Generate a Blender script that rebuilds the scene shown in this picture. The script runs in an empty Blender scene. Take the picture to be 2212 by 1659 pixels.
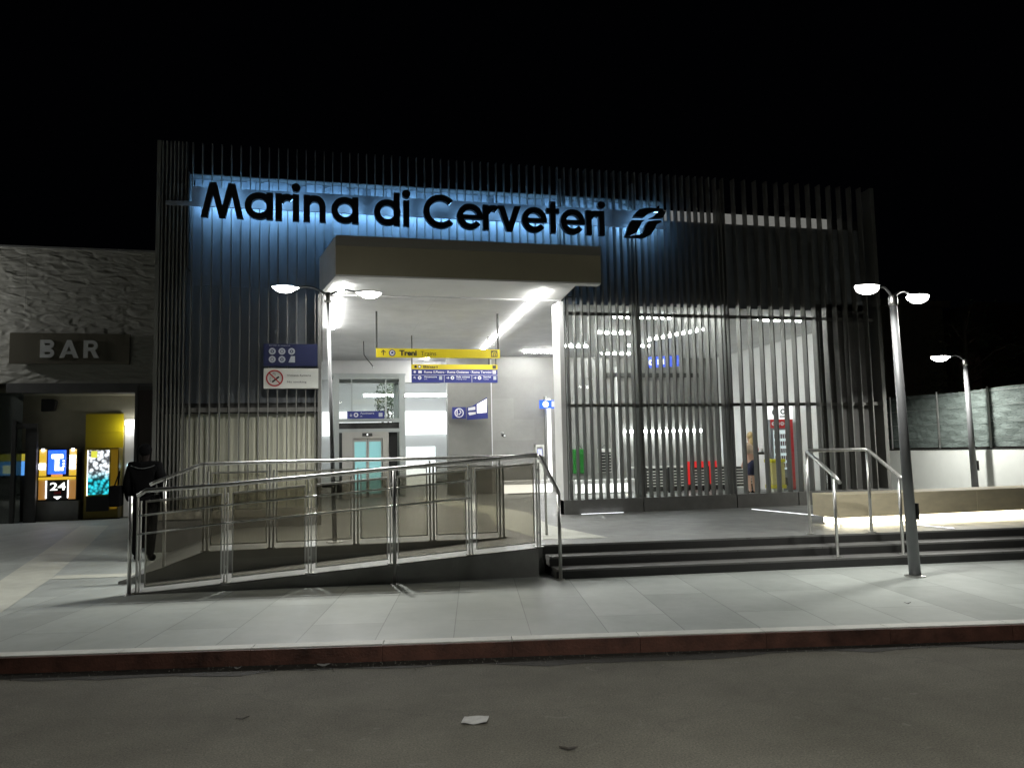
import bpy, bmesh, math, random
from mathutils import Vector, Matrix
random.seed(7)
C = bpy.context.scene.collection
sc = bpy.context.scene
PI = math.pi
R = math.radians

# ---------------------------------------------------------------- camera
F_PX, PITCH, ROLL, YAW, EYE = 1700/2212, R(5.0), R(-1.2), R(13.6), 1.45
fw = Vector((math.sin(YAW)*math.cos(PITCH), math.cos(YAW)*math.cos(PITCH), math.sin(PITCH)))
rt = Vector((math.cos(YAW), -math.sin(YAW), 0))
up = rt.cross(fw)
cx_ = rt*math.cos(ROLL) + up*math.sin(ROLL)
cy_ = -rt*math.sin(ROLL) + up*math.cos(ROLL)
cd = bpy.data.cameras.new('camera'); cam = bpy.data.objects.new('camera', cd); C.objects.link(cam)
m = Matrix((cx_, cy_, -fw)).transposed().to_4x4(); m.translation = Vector((0, 0, EYE))
cam.matrix_world = m
cd.sensor_width = 36; cd.lens = 36*F_PX; cd.clip_end = 600; cd.clip_start = .05
sc.camera = cam

# ---------------------------------------------------------------- world, exposure, sampling
w = bpy.data.worlds.new("World"); sc.world = w; w.use_nodes = True
bg = w.node_tree.nodes['Background']; bg.inputs[0].default_value = (.35, .4, .7, 1); bg.inputs[1].default_value = .0006
sc.view_settings.view_transform = 'Standard'; sc.view_settings.look = 'None'
sc.view_settings.exposure = .5; sc.view_settings.gamma = 1
cy = sc.cycles
cy.use_denoising = True
cy.use_adaptive_sampling = True; cy.adaptive_threshold = .02; cy.adaptive_min_samples = 32
cy.max_bounces = 7; cy.diffuse_bounces = 4; cy.glossy_bounces = 4; cy.transparent_max_bounces = 14; cy.transmission_bounces = 4
cy.sample_clamp_indirect = 4; cy.caustics_reflective = False; cy.caustics_refractive = False
cy.time_limit = 900

F = 13.6        # front plane of the station facade
PZ = .33        # height of the platform above the pavement
RZ = -.125       # the road

# ---------------------------------------------------------------- materials
def nodes(name):
    m = bpy.data.materials.new(name); m.use_nodes = True
    nt = m.node_tree; return m, nt, nt.nodes['Principled BSDF']
def mat(name, col, rough=.5, metal=0, var=0, scale=4, bump=0, bscale=60, spec=.5, stretch=(1,1,1), coat=0):
    m, nt, b = nodes(name)
    b.inputs['Base Color'].default_value = (*col, 1); b.inputs['Roughness'].default_value = rough
    b.inputs['Metallic'].default_value = metal; b.inputs['Specular IOR Level'].default_value = spec
    if coat: b.inputs['Coat Weight'].default_value = coat
    tc = nt.nodes.new('ShaderNodeTexCoord'); mp = nt.nodes.new('ShaderNodeMapping'); mp.inputs['Scale'].default_value = stretch
    nt.links.new(tc.outputs['Object'], mp.inputs[0])
    if var:
        n = nt.nodes.new('ShaderNodeTexNoise'); n.inputs['Scale'].default_value = scale; n.inputs['Detail'].default_value = 6; n.inputs['Roughness'].default_value = .65
        nt.links.new(mp.outputs[0], n.inputs['Vector'])
        r = nt.nodes.new('ShaderNodeMapRange'); r.inputs[1].default_value = .3; r.inputs[2].default_value = .7
        r.inputs[3].default_value = 1-var; r.inputs[4].default_value = 1+var
        nt.links.new(n.outputs[0], r.inputs[0])
        x = nt.nodes.new('ShaderNodeVectorMath'); x.operation = 'SCALE'; x.inputs[0].default_value = col
        nt.links.new(r.outputs[0], x.inputs['Scale']); nt.links.new(x.outputs[0], b.inputs['Base Color'])
        r2 = nt.nodes.new('ShaderNodeMapRange'); r2.inputs[3].default_value = max(.05, rough*(1-var)); r2.inputs[4].default_value = min(1, rough*(1+var))
        nt.links.new(n.outputs[0], r2.inputs[0]); nt.links.new(r2.outputs[0], b.inputs['Roughness'])
    if bump:
        n2 = nt.nodes.new('ShaderNodeTexNoise'); n2.inputs['Scale'].default_value = bscale; n2.inputs['Detail'].default_value = 4
        nt.links.new(mp.outputs[0], n2.inputs['Vector'])
        bp = nt.nodes.new('ShaderNodeBump'); bp.inputs['Strength'].default_value = bump; bp.inputs['Distance'].default_value = .01
        nt.links.new(n2.outputs[0], bp.inputs['Height']); nt.links.new(bp.outputs[0], b.inputs['Normal'])
    return m
def emit(name, col, s, base=(.8,.8,.8)):
    m, nt, b = nodes(name)
    b.inputs['Base Color'].default_value = (*base, 1)
    b.inputs['Emission Color'].default_value = (*col, 1); b.inputs['Emission Strength'].default_value = s
    return m
def slabs(name, col, w_, h_, rot, var=.12, mortar=.7, msize=.006, rough=.45, offset=.5, bump=.15, c2=None):
    m, nt, b = nodes(name); N = nt.nodes.new; L = nt.links.new
    tc = N('ShaderNodeTexCoord'); mp = N('ShaderNodeMapping'); mp.inputs['Rotation'].default_value = (0, 0, rot); L(tc.outputs['Object'], mp.inputs[0])
    br = N('ShaderNodeTexBrick'); br.offset = offset; br.squash = 1
    c2 = c2 or tuple(c*(1-2*var) for c in col)
    br.inputs['Color1'].default_value = (*[c*(1+var) for c in col], 1); br.inputs['Color2'].default_value = (*c2, 1)
    br.inputs['Mortar'].default_value = (*[c*mortar for c in col], 1); br.inputs['Scale'].default_value = 1
    br.inputs['Mortar Size'].default_value = msize; br.inputs['Mortar Smooth'].default_value = .3; br.inputs['Brick Width'].default_value = w_; br.inputs['Row Height'].default_value = h_
    L(mp.outputs[0], br.inputs[0])
    n = N('ShaderNodeTexNoise'); n.inputs['Scale'].default_value = 1.3; n.inputs['Detail'].default_value = 8; n.inputs['Roughness'].default_value = .7; L(mp.outputs[0], n.inputs[0])
    r = N('ShaderNodeMapRange'); r.inputs[1].default_value = .3; r.inputs[2].default_value = .7; r.inputs[3].default_value = .86; r.inputs[4].default_value = 1.1; L(n.outputs[0], r.inputs[0])
    x = N('ShaderNodeVectorMath'); x.operation = 'SCALE'; L(br.outputs[0], x.inputs[0]); L(r.outputs[0], x.inputs['Scale']); L(x.outputs[0], b.inputs['Base Color'])
    n3 = N('ShaderNodeTexNoise'); n3.inputs['Scale'].default_value = 5; n3.inputs['Detail'].default_value = 5; L(mp.outputs[0], n3.inputs[0])
    r2 = N('ShaderNodeMapRange'); r2.inputs[3].default_value = rough*.7; r2.inputs[4].default_value = rough*1.35; L(n3.outputs[0], r2.inputs[0]); L(r2.outputs[0], b.inputs['Roughness'])
    n2 = N('ShaderNodeTexNoise'); n2.inputs['Scale'].default_value = 140; n2.inputs['Detail'].default_value = 3; L(mp.outputs[0], n2.inputs[0])
    bp = N('ShaderNodeBump'); bp.inputs['Strength'].default_value = bump; bp.inputs['Distance'].default_value = .004; L(n2.outputs[0], bp.inputs['Height']); L(bp.outputs[0], b.inputs['Normal'])
    return m
def glass(name, tint, refl=.07, haze=0, hazecol=(.5,.5,.45)):
    m, nt, b = nodes(name); N = nt.nodes.new; L = nt.links.new
    nt.nodes.remove(b); out = nt.nodes['Material Output']
    t = N('ShaderNodeBsdfTransparent'); t.inputs[0].default_value = (*tint, 1)
    g = N('ShaderNodeBsdfGlossy'); g.inputs['Roughness'].default_value = .02
    fr = N('ShaderNodeFresnel'); fr.inputs[0].default_value = 1.5
    mu = N('ShaderNodeMath'); mu.operation = 'MULTIPLY'; mu.inputs[1].default_value = refl/.04*.5; mu.use_clamp = True; L(fr.outputs[0], mu.inputs[0])
    mx = N('ShaderNodeMixShader'); L(mu.outputs[0], mx.inputs[0]); L(t.outputs[0], mx.inputs[1]); L(g.outputs[0], mx.inputs[2]); last = mx
    if haze:
        d = N('ShaderNodeBsdfDiffuse'); d.inputs[0].default_value = (*hazecol, 1)
        m2 = N('ShaderNodeMixShader'); m2.inputs[0].default_value = haze; L(mx.outputs[0], m2.inputs[1]); L(d.outputs[0], m2.inputs[2]); last = m2
    L(last.outputs[0], out.inputs[0]); return m

M = {}
# road: worn asphalt with aggregate speckle, cracks and stains
def asphalt():
    m, nt, b = nodes('asphalt'); N = nt.nodes.new; L = nt.links.new
    tc = N('ShaderNodeTexCoord')
    n = N('ShaderNodeTexNoise'); n.inputs['Scale'].default_value = .9; n.inputs['Detail'].default_value = 9; n.inputs['Roughness'].default_value = .7; L(tc.outputs['Object'], n.inputs[0])
    cr = N('ShaderNodeValToRGB'); cr.color_ramp.elements[0].position = .3; cr.color_ramp.elements[0].color = (.078, .073, .054, 1)
    cr.color_ramp.elements[1].position = .72; cr.color_ramp.elements[1].color = (.15, .142, .112, 1); L(n.outputs[0], cr.inputs[0])
    s = N('ShaderNodeTexNoise'); s.inputs['Scale'].default_value = 85; s.inputs['Detail'].default_value = 5; s.inputs['Roughness'].default_value = .8; L(tc.outputs['Object'], s.inputs[0])
    sr = N('ShaderNodeMapRange'); sr.inputs[1].default_value = .35; sr.inputs[2].default_value = .68; sr.inputs[3].default_value = .5; sr.inputs[4].default_value = 1.7; L(s.outputs[0], sr.inputs[0])
    x = N('ShaderNodeVectorMath'); x.operation = 'SCALE'; L(cr.outputs[0], x.inputs[0]); L(sr.outputs[0], x.inputs['Scale'])
    # pale scuffs
    n4 = N('ShaderNodeTexNoise'); n4.inputs['Scale'].default_value = 7; n4.inputs['Detail'].default_value = 6; n4.inputs['Distortion'].default_value = 1.2; L(tc.outputs['Object'], n4.inputs[0])
    r4 = N('ShaderNodeMapRange'); r4.inputs[1].default_value = .66; r4.inputs[2].default_value = .72; r4.inputs[3].default_value = 0; r4.inputs[4].default_value = .35; L(n4.outputs[0], r4.inputs[0])
    mx = N('ShaderNodeMixRGB'); mx.inputs[2].default_value = (.21, .205, .18, 1); L(r4.outputs[0], mx.inputs[0]); L(x.outputs[0], mx.inputs[1])
    # thin cracks
    v = N('ShaderNodeTexVoronoi'); v.feature = 'DISTANCE_TO_EDGE'; v.inputs['Scale'].default_value = .55; 
    nd = N('ShaderNodeTexNoise'); nd.inputs['Scale'].default_value = 2.5; nd.inputs['Detail'].default_value = 6; L(tc.outputs['Object'], nd.inputs[0])
    ad = N('ShaderNodeVectorMath'); ad.operation = 'MULTIPLY_ADD'; ad.inputs[1].default_value = (.7, .7, 0); L(nd.outputs['Color'], ad.inputs[0]); L(tc.outputs['Object'], ad.inputs[2]); L(ad.outputs[0], v.inputs[0])
    vr = N('ShaderNodeMapRange'); vr.inputs[1].default_value = 0; vr.inputs[2].default_value = .004; vr.inputs[3].default_value = .22; vr.inputs[4].default_value = 0; L(v.outputs[0], vr.inputs[0])
    m2 = N('ShaderNodeMixRGB'); m2.inputs[2].default_value = (.02, .02, .018, 1); L(vr.outputs[0], m2.inputs[0]); L(mx.outputs[0], m2.inputs[1]); L(m2.outputs[0], b.inputs['Base Color'])
    b.inputs['Roughness'].default_value = .85
    s5 = N('ShaderNodeTexNoise'); s5.inputs['Scale'].default_value = 55; s5.inputs['Detail'].default_value = 4; s5.inputs['Roughness'].default_value = .75; L(tc.outputs['Object'], s5.inputs[0])
    bp = N('ShaderNodeBump'); bp.inputs['Strength'].default_value = .9; bp.inputs['Distance'].default_value = .012; L(s5.outputs[0], bp.inputs['Height']); L(bp.outputs[0], b.inputs['Normal'])
    return m
M['asphalt'] = asphalt()
M['pave'] = slabs('grey paving slabs', (.38, .41, .385), 1.9, .62, R(10.8+90), var=.085, mortar=.5, msize=.005, rough=.5)
M['platform'] = slabs('platform stone', (.21, .215, .205), .9, .45, 0, var=.05, mortar=.75, msize=.004, rough=.42, bump=.08)
M['step'] = slabs('step stone', (.20, .20, .19), 1.1, 4, R(6), var=.10, mortar=.5, msize=.006, rough=.5)
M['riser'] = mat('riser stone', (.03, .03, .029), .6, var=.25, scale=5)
M['rampside'] = mat('ramp wall render', (.34, .34, .32), .8, var=.15, scale=3, bump=.3)
M['kerbtop'] = mat('pale kerb stone', (.66, .67, .62), .6, var=.15, scale=3, bump=.3)
M['kerbface'] = mat('red painted kerb', (.105, .045, .03), .9, var=.6, scale=4, bump=.6, bscale=50)
M['tactile'] = mat('pale tactile paving', (.52, .53, .46), .55, var=.12, scale=5, bump=.3, bscale=40)
M['steel'] = mat('brushed steel', (.62, .62, .60), .36, 1, var=.2, scale=30, stretch=(1,1,.1))
M['fin'] = mat('grey metal slats', (.175, .175, .163), .45, .35, var=.12, scale=6, stretch=(1,1,.1))
M['dark'] = mat('dark metal', (.05, .05, .048), .45, .5, var=.2, scale=8)
M['panel'] = mat('grey wall panel', (.17, .185, .20), .5, var=.12, scale=1.2, stretch=(4,1,1))
M['darkwall'] = mat('dark wall cladding', (.06, .06, .056), .65, var=.2, scale=3)
M['olive'] = mat('olive grey fascia', (.31, .28, .20), .55, var=.05, scale=2)
M['white'] = mat('white plaster', (.72, .72, .71), .7, var=.04, scale=2)
M['ceiling'] = slabs('pale ceiling panels', (.70, .70, .705), 3.1, 1.22, 0, var=.008, mortar=.80, msize=.004, rough=.6, bump=.03)
M['plinth'] = mat('grey stone plinth', (.17, .17, .16), .5, var=.15, scale=5, bump=.15)
M['corrug'] = mat('ribbed pale sheet', (.60, .60, .49), .5, var=.1, scale=3, stretch=(6,1,.2))
M['stone'] = slabs('grey stone tiles', (.22, .22, .205), 1.2, .6, 0, var=.06, mortar=.8, msize=.003, rough=.35)
def stonewall():  # tiles on a vertical wall: x and z
    m = slabs('wall tiles', (.29, .29, .275), 1.2, .6, 0, var=.05, mortar=.85, msize=.003, rough=.33, bump=.05)
    nt = m.node_tree; mp = [n for n in nt.nodes if n.type == 'MAPPING'][0]; mp.inputs['Rotation'].default_value = (R(-90), 0, 0); return m
M['stonewall'] = stonewall()
M['beige'] = mat('beige plaster', (.42, .40, .30), .8, var=.12, scale=2, bump=.2)
M['blue'] = mat('blue sign enamel', (.018, .028, .19), .4)
M['signwhite'] = mat('white sign enamel', (.72, .73, .68), .5, var=.03)
M['yellow'] = mat('yellow sign enamel', (.62, .50, .01), .4)
M['black'] = mat('black print', (.012, .012, .012), .5)
M['letter'] = mat('black letter metal', (.012, .013, .017), .5, .3)
M['red'] = mat('red enamel', (.55, .02, .025), .4)
M['whiteprint'] = mat('white print', (.75, .75, .78), .5)
M['bench'] = mat('travertine', (.72, .64, .45), .55, var=.14, scale=2.2, bump=.2, stretch=(1,1,3))
M['lamp'] = emit('lamp lens', (1, .99, .94), 18)
M['tube'] = emit('light tube', (1, 1, .97), 64)
M['tubesoft'] = emit('soft light tube', (.97, 1, 1), 22)
M['bluehalo'] = emit('blue leds', (.27, .58, 1.0), 5.5)
M['led'] = emit('warm led', (1, .93, .70), 7)
M['ledwhite'] = emit('floor led', (.93, .96, 1), 2.2)
M['tinted'] = glass('smoked glass', (.66, .645, .60), .06, .035, (.45, .43, .39))
M['cleartint'] = glass('grey clear glass', (.84, .83, .79), .06, .02, (.45, .43, .39))
M['glazing'] = glass('clear glass', (.93, .95, .94), .05)
M['glowwall'] = emit('lit platform canopy wall', (.96, 1, 1), 1.3)
M['skin'] = mat('skin', (.55, .33, .24), .55)
M['hair'] = mat('blonde hair', (.42, .31, .14), .5, var=.3, scale=40)
M['cream'] = mat('cream cloth', (.62, .48, .36), .8, var=.1)
M['navy'] = mat('navy cloth', (.025, .028, .07), .85)
M['blackcloth'] = mat('black cloth', (.002, .002, .0023), .95, spec=.1)
M['greycloth'] = mat('grey trim', (.07, .075, .075), .8)
M['leaf'] = mat('leaves', (.03, .055, .02), .6, var=.4, scale=8)
M['wood'] = mat('stem', (.06, .045, .03), .8)
M['brownbldg'] = mat('brown render', (.12, .06, .045), .8, var=.2)
M['olivebldg'] = mat('olive render', (.35, .32, .2), .8, var=.2)
M['gatebrown'] = mat('dark brown metal', (.022, .015, .012), .7, var=.2)
M['paper'] = mat('paper', (.42, .42, .40), .8, var=.2, scale=20)
M['barpanel'] = mat('bronze sign panel', (.10, .09, .06), .5)
M['greyletter'] = mat('grey letters', (.55, .56, .54), .5)
M['green'] = mat('green enamel', (.02, .22, .03), .4)
M['lime'] = mat('yellow plastic', (.55, .50, .02), .45)

# ---------------------------------------------------------------- mesh builder
class MB:
    def __init__(s): s.v = []; s.f = []
    def add(s, vs, fs):
        b = len(s.v); s.v += [tuple(v) for v in vs]; s.f += [tuple(b+i for i in f) for f in fs]; return s
    def box(s, x0, x1, y0, y1, z0, z1, T=None):
        vs = [(x, y, z) for x in (x0, x1) for y in (y0, y1) for z in (z0, z1)]
        if T: vs = [T @ Vector(v) for v in vs]
        return s.add(vs, [(0,1,3,2), (4,6,7,5), (0,4,5,1), (2,3,7,6), (0,2,6,4), (1,5,7,3)])
    def prism(s, poly, d0, d1, axis='y'):   # poly in (x,z) extruded along y, or (x,y) along z, or (y,z) along x
        n = len(poly)
        def P(a, b, d): return {'y': (a, d, b), 'z': (a, b, d), 'x': (d, a, b)}[axis]
        vs = [P(a, b, d0) for a, b in poly] + [P(a, b, d1) for a, b in poly]
        return s.add(vs, [tuple(range(n)), tuple(range(2*n-1, n-1, -1))] + [(i, n+i, n+(i+1) % n, (i+1) % n) for i in range(n)])
    def tube(s, pts, r, n=10, r1=None, caps=True):
        pts = [Vector(p) for p in pts]; N = len(pts); rings = []
        rs = [r + ((r1 if r1 is not None else r)-r)*i/(N-1) for i in range(N)] if not isinstance(r, list) else r
        ref = None
        for i, p in enumerate(pts):
            t = (pts[min(i+1, N-1)]-pts[max(i-1, 0)]).normalized()
            if ref is None: ref = Vector((0,0,1)) if abs(t.z) < .9 else Vector((1,0,0))
            a = t.cross(ref)
            if a.length < 1e-4: a = t.cross(Vector((0,1,0)))
            a.normalize(); b_ = a.cross(t)
            rings.append([p + a*math.cos(2*PI*k/n)*rs[i] + b_*math.sin(2*PI*k/n)*rs[i] for k in range(n)])
        vs = [v for r_ in rings for v in r_]; fs = []
        for i in range(N-1):
            for k in range(n):
                fs.append((i*n+k, i*n+(k+1) % n, (i+1)*n+(k+1) % n, (i+1)*n+k))
        if caps: fs += [tuple(range(n-1, -1, -1)), tuple((N-1)*n+k for k in range(n))]
        return s.add(vs, fs)
    def lathe(s, prof, c, n=20):    # prof: (r, z) pairs
        vs = [(c[0]+r*math.cos(2*PI*k/n), c[1]+r*math.sin(2*PI*k/n), c[2]+z) for r, z in prof for k in range(n)]
        fs = [(i*n+k, i*n+(k+1) % n, (i+1)*n+(k+1) % n, (i+1)*n+k) for i in range(len(prof)-1) for k in range(n)]
        return s.add(vs, fs+[tuple(range(n-1, -1, -1)), tuple((len(prof)-1)*n+k for k in range(n))])
    def arc(s, cx, cz, ri, ro, a0, a1, y0, y1, n=28):      # flat ring segment in x-z
        for i in range(n):
            a, b_ = a0+(a1-a0)*i/n, a0+(a1-a0)*(i+1)/n
            s.prism([(cx+ri*math.cos(a), cz+ri*math.sin(a)), (cx+ro*math.cos(a), cz+ro*math.sin(a)), (cx+ro*math.cos(b_), cz+ro*math.sin(b_)), (cx+ri*math.cos(b_), cz+ri*math.sin(b_))], y0, y1)
        return s
    def build(s, name, m, parent=None, smooth=False, bevel=0):
        me = bpy.data.meshes.new(name)
        if parent is None:
            xs = [v[0] for v in s.v]; ys = [v[1] for v in s.v]; zs = [v[2] for v in s.v]
            o0 = Vector(((min(xs)+max(xs))/2, (min(ys)+max(ys))/2, min(zs)))
        else: o0 = world_loc(parent)
        me.from_pydata([tuple(Vector(v)-o0) for v in s.v], [], s.f)
        bm = bmesh.new(); bm.from_mesh(me); bmesh.ops.recalc_face_normals(bm, faces=bm.faces); bm.to_mesh(me); bm.free()
        me.materials.append(m)
        if smooth:
            for p in me.polygons: p.use_smooth = True
        o = bpy.data.objects.new(name, me); C.objects.link(o)
        if parent is None: o.location = o0
        else: o.parent = parent
        if bevel:
            md = o.modifiers.new('bevel', 'BEVEL'); md.width = bevel; md.segments = 2; md.limit_method = 'ANGLE'
        if smooth:
            try: me.shade_smooth_by_angle if False else None
            except Exception: pass
        return o
WL = {}
def world_loc(o):
    l = Vector(o.location)
    while o.parent: o = o.parent; l = l + Vector(o.location)
    return l
def tag(o, label=None, cat=None, group=None, kind=None):
    if label: o['label'] = label
    if cat: o['category'] = cat
    if group: o['group'] = group
    if kind: o['kind'] = kind
    return o
def thing(name, loc, label, cat, group=None):
    o = bpy.data.objects.new(name, None); C.objects.link(o); o.location = loc; o.empty_display_size = .1
    return tag(o, label, cat, group)
def struct(o): o['kind'] = 'structure'; return o
def text(s, h, x, y, z, m, parent, name='lettering', ext=.003, bold=0, align='LEFT', T=None, w_=None):
    """text whose capitals are h high, standing in the x-z plane and read from -y"""
    cu = bpy.data.curves.new(name, 'FONT'); cu.body = s; cu.size = h/.70; cu.extrude = ext; cu.offset = bold; cu.align_x = align; cu.resolution_u = 3
    t = bpy.data.objects.new('tmp', cu); C.objects.link(t)
    dg = bpy.context.evaluated_depsgraph_get(); dg.update()
    me = bpy.data.meshes.new_from_object(t.evaluated_get(dg)); bpy.data.objects.remove(t)
    sx = 1
    if w_:
        xs = [v.co.x for v in me.vertices]; sx = w_/max(1e-6, max(xs)-min(xs))
    me.transform(Matrix.Rotation(PI/2, 4, 'X') @ Matrix.Scale(sx, 4, (1,0,0)))
    p = Vector((x, y, z)); 
    if T: me.transform(T)
    me.transform(Matrix.Translation(p-world_loc(parent)))
    me.name = name; me.materials.clear(); me.materials.append(m)
    o = bpy.data.objects.new(name, me); C.objects.link(o); o.parent = parent
    return o
def arealight(name, loc, size, power, col=(1,1,.95), rot=(0,0,0), parent=None, sy=None, spread=None):
    l = bpy.data.lights.new(name, 'AREA'); l.shape = 'RECTANGLE' if sy else 'DISK'; l.size = size
    if sy: l.size_y = sy
    l.energy = power; l.color = col
    if spread: l.spread = spread
    o = bpy.data.objects.new(name, l); C.objects.link(o); o.rotation_euler = rot
    if parent: o.parent = parent; o.location = Vector(loc)-world_loc(parent)
    else: o.location = loc
    return o
def copy_tree(o, parent=None):
    c = o.copy(); C.objects.link(c); c.parent = parent
    for ch in list(o.children): copy_tree(ch, c)
    return c

# ================================================================ SETTING
# kerb line on the ground: runs 10.8 degrees off the facade
KA = R(-10.8); kd = Vector((math.cos(KA), math.sin(KA))); kn = Vector((-kd.y, kd.x)); K0 = Vector((1.43, 6.08))
def kp(s, t): p = K0 + kd*s + kn*t; return (p.x, p.y)
struct(MB().add([(-120,-80,-.6), (160,-80,-.6), (160,160,-.6), (-120,160,-.6)], [(0,1,2,3)]).build('ground', M['asphalt']))
rd = [kp(-60, 0), kp(60, 0), kp(60, -12), kp(-60, -12)]
struct(MB().add([(x, y, RZ) for x, y in rd], [(0,1,2,3)]).build('road', M['asphalt']))
rd = [kp(-60, -12), kp(60, -12), kp(60, -30), kp(-60, -30)]
struct(MB().prism(rd, -.3, 0, 'z').build('pavement', M['pave']))
mb = MB()
# pavement on the station side, in kerb-aligned coordinates, with a far side well behind the buildings
mb.prism([kp(-60, .16), kp(60, .16), (70, 60), (-70, 60)], -.3, 0, 'z')
struct(mb.build('pavement', M['pave']))
mb = MB(); 
for i in range(-40, 40):
    mb.prism([kp(i*1.0+.003, .03), kp(i*1.0+.997, .03), kp(i*1.0+.997, .16), kp(i*1.0+.003, .16)], -.06, .004, 'z')
struct(mb.build('kerb_top', M['kerbtop']))
mb = MB(); mb.prism([kp(-60, 0.02), kp(60, 0.02), kp(60, .15), kp(-60, .15)], -.3, -.07, 'z')
for i in range(-45, 45):
    j = random.uniform(-.004, .004); mb.prism([kp(i*1.0+.0015, j), kp(i*1.0+.9985, j+random.uniform(-.003, .003)), kp(i*1.0+.9985, .029), kp(i*1.0+.0015, .029)], -.3, -.002+random.uniform(-.003, 0), 'z')
struct(mb.build('kerb', M['kerbface']))
# gutter darker than the road, a thin ragged sheet with gritty bumps
mb = MB(); pts0 = []; pts1 = []
for i in range(241):
    s_ = -30+i*.25; pts0.append(kp(s_, 0)); pts1.append(kp(s_, -.15-.09*random.random()-.04*math.sin(s_*1.7)-.03*math.sin(s_*5.1)))
vs = [(x, y, RZ+.006) for x, y in pts0] + [(x, y, RZ+.003) for x, y in pts1]
mb.add(vs, [(i, i+1, 241+i+1, 241+i) for i in range(240)])
struct(mb.build('gutter', mat('dark gutter', (.03, .028, .022), .95, var=.5, scale=14, bump=1, bscale=90)))

# platform (podium), steps, ramp ------------------------------------------
ss = -.105                                            # slope of the step line against the facade
def sy(x, k): return 8.78 + ss*(x-2.62) + .28*k       # front edge of riser k
XR = 12.0
mb = MB()
plat = [(2.47, sy(2.47, 2)), (XR+4, sy(XR+4, 2)), (XR+4, 30), (-.02, 30), (-.02, 13.95), (-1.4, 13.95), (-1.4, 10.35), (2.47, 10.35)]
mb.prism(plat, -.2, PZ, 'z'); struct(mb.build('platform', M['platform']))
mb = MB(); mb.add([(-1.4, 10.35, PZ), (-1.4, 13.6, PZ), (-2.35, 13.6, .002), (-2.35, 10.35, .002), (-1.4, 10.35, -.1), (-1.4, 13.6, -.1), (-2.35, 13.6, -.1), (-2.35, 10.35, -.1)],
       [(0,1,2,3), (4,5,6,7), (0,3,7,4), (1,2,6,5), (0,1,5,4), (2,3,7,6)]); struct(mb.build('side_ramp', M['platform']))
for k, z in ((0, .11), (1, .22)):
    mb = MB(); mb.prism([(2.62, sy(2.62, k)), (XR+4, sy(XR+4, k)), (XR+4, sy(XR+4, 2.1)), (2.62, sy(2.62, 2.1))], -.1+.02*k, z, 'z')
    struct(mb.build('step', M['step']))
# dark riser faces as thin stone slips under each nosing
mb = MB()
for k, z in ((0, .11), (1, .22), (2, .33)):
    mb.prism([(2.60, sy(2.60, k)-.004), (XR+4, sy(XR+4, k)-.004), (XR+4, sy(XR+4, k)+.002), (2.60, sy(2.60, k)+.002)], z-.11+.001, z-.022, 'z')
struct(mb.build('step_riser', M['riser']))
# accessible ramp
def ry(x): return 9.46 - .085*(x+2)
def rz(x): return max(0, min(PZ, PZ*(x+2.02)/4.5))
mb = MB(); n = 12; xs = [-2.1+(2.47+2.1)*i/n for i in range(n+1)]
vs = []
for x in xs: vs += [(x, ry(x), -.1), (x, ry(x), rz(x)+.003), (x, 10.35, rz(x)+.003), (x, 10.35, -.1)]
fs = [(0,1,2,3), (4*n, 4*n+3, 4*n+2, 4*n+1)]
for i in range(n):
    a = 4*i; b_ = a+4; fs += [(a, b_, b_+1, a+1), (a+1, b_+1, b_+2, a+2), (a+2, b_+2, b_+3, a+3), (a+3, b_+3, b_, a)]
mb.add(vs, fs); struct(mb.build('ramp', M['platform']))
mb = MB(); vs = []
for x in xs: vs += [(x, ry(x)-.02, -.1), (x, ry(x)-.02, max(-.05, rz(x)-.01)), (x, ry(x)-.001, max(-.05, rz(x)-.01)), (x, ry(x)-.001, -.1)]
fs = [(0,1,2,3), (4*n, 4*n+3, 4*n+2, 4*n+1)]
for i in range(n):
    a = 4*i; b_ = a+4; fs += [(a, b_, b_+1, a+1), (a+1, b_+1, b_+2, a+2), (a+2, b_+2, b_+3, a+3), (a+3, b_+3, b_, a)]
mb.add(vs, fs); struct(mb.build('ramp_wall', M['rampside']))
# wall between ramp and platform
mb = MB(); mb.prism([(-1.40, -.1), (2.40, -.1), (2.40, PZ-.004), (-1.40, PZ-.004), ], 10.325, 10.349); mb.prism([(-2.35, -.1), (-1.401, -.1), (-1.401, PZ-.006), (-1.75, .2), (-2.35, .03)], 10.325, 10.349)
struct(mb.build('ramp_back_wall', M['rampside']))
# pale tactile guide strips: on the pavement by the bar, and on the platform
def strip(pts, z):
    mb = MB(); mb.add([(x, y, z) for x, y in pts], [tuple(range(len(pts)))]); return struct(mb.build('guide_path', M['tactile']))
strip([(-3.05, 8.77), (-2.85, 7.1), (-3.55, 7.1), (-3.89, 11.15), (-4.45, 14.6), (-5.38, 20.06), (-4.71, 19.73), (-4.0, 15.5), (-3.32, 11.2)], .004)
strip([(-3.30, 11.05), (-3.33, 11.4), (-2.2, 11.2), (-2.2, 10.9)], .005)
strip([(3.6, 9.75), (2.75, 9.9), (2.6, 12.0), (3.0, 14.5), (2.2, 21.0), (2.9, 21.0), (3.75, 14.51), (3.4, 11.8)], PZ+.004)

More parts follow.
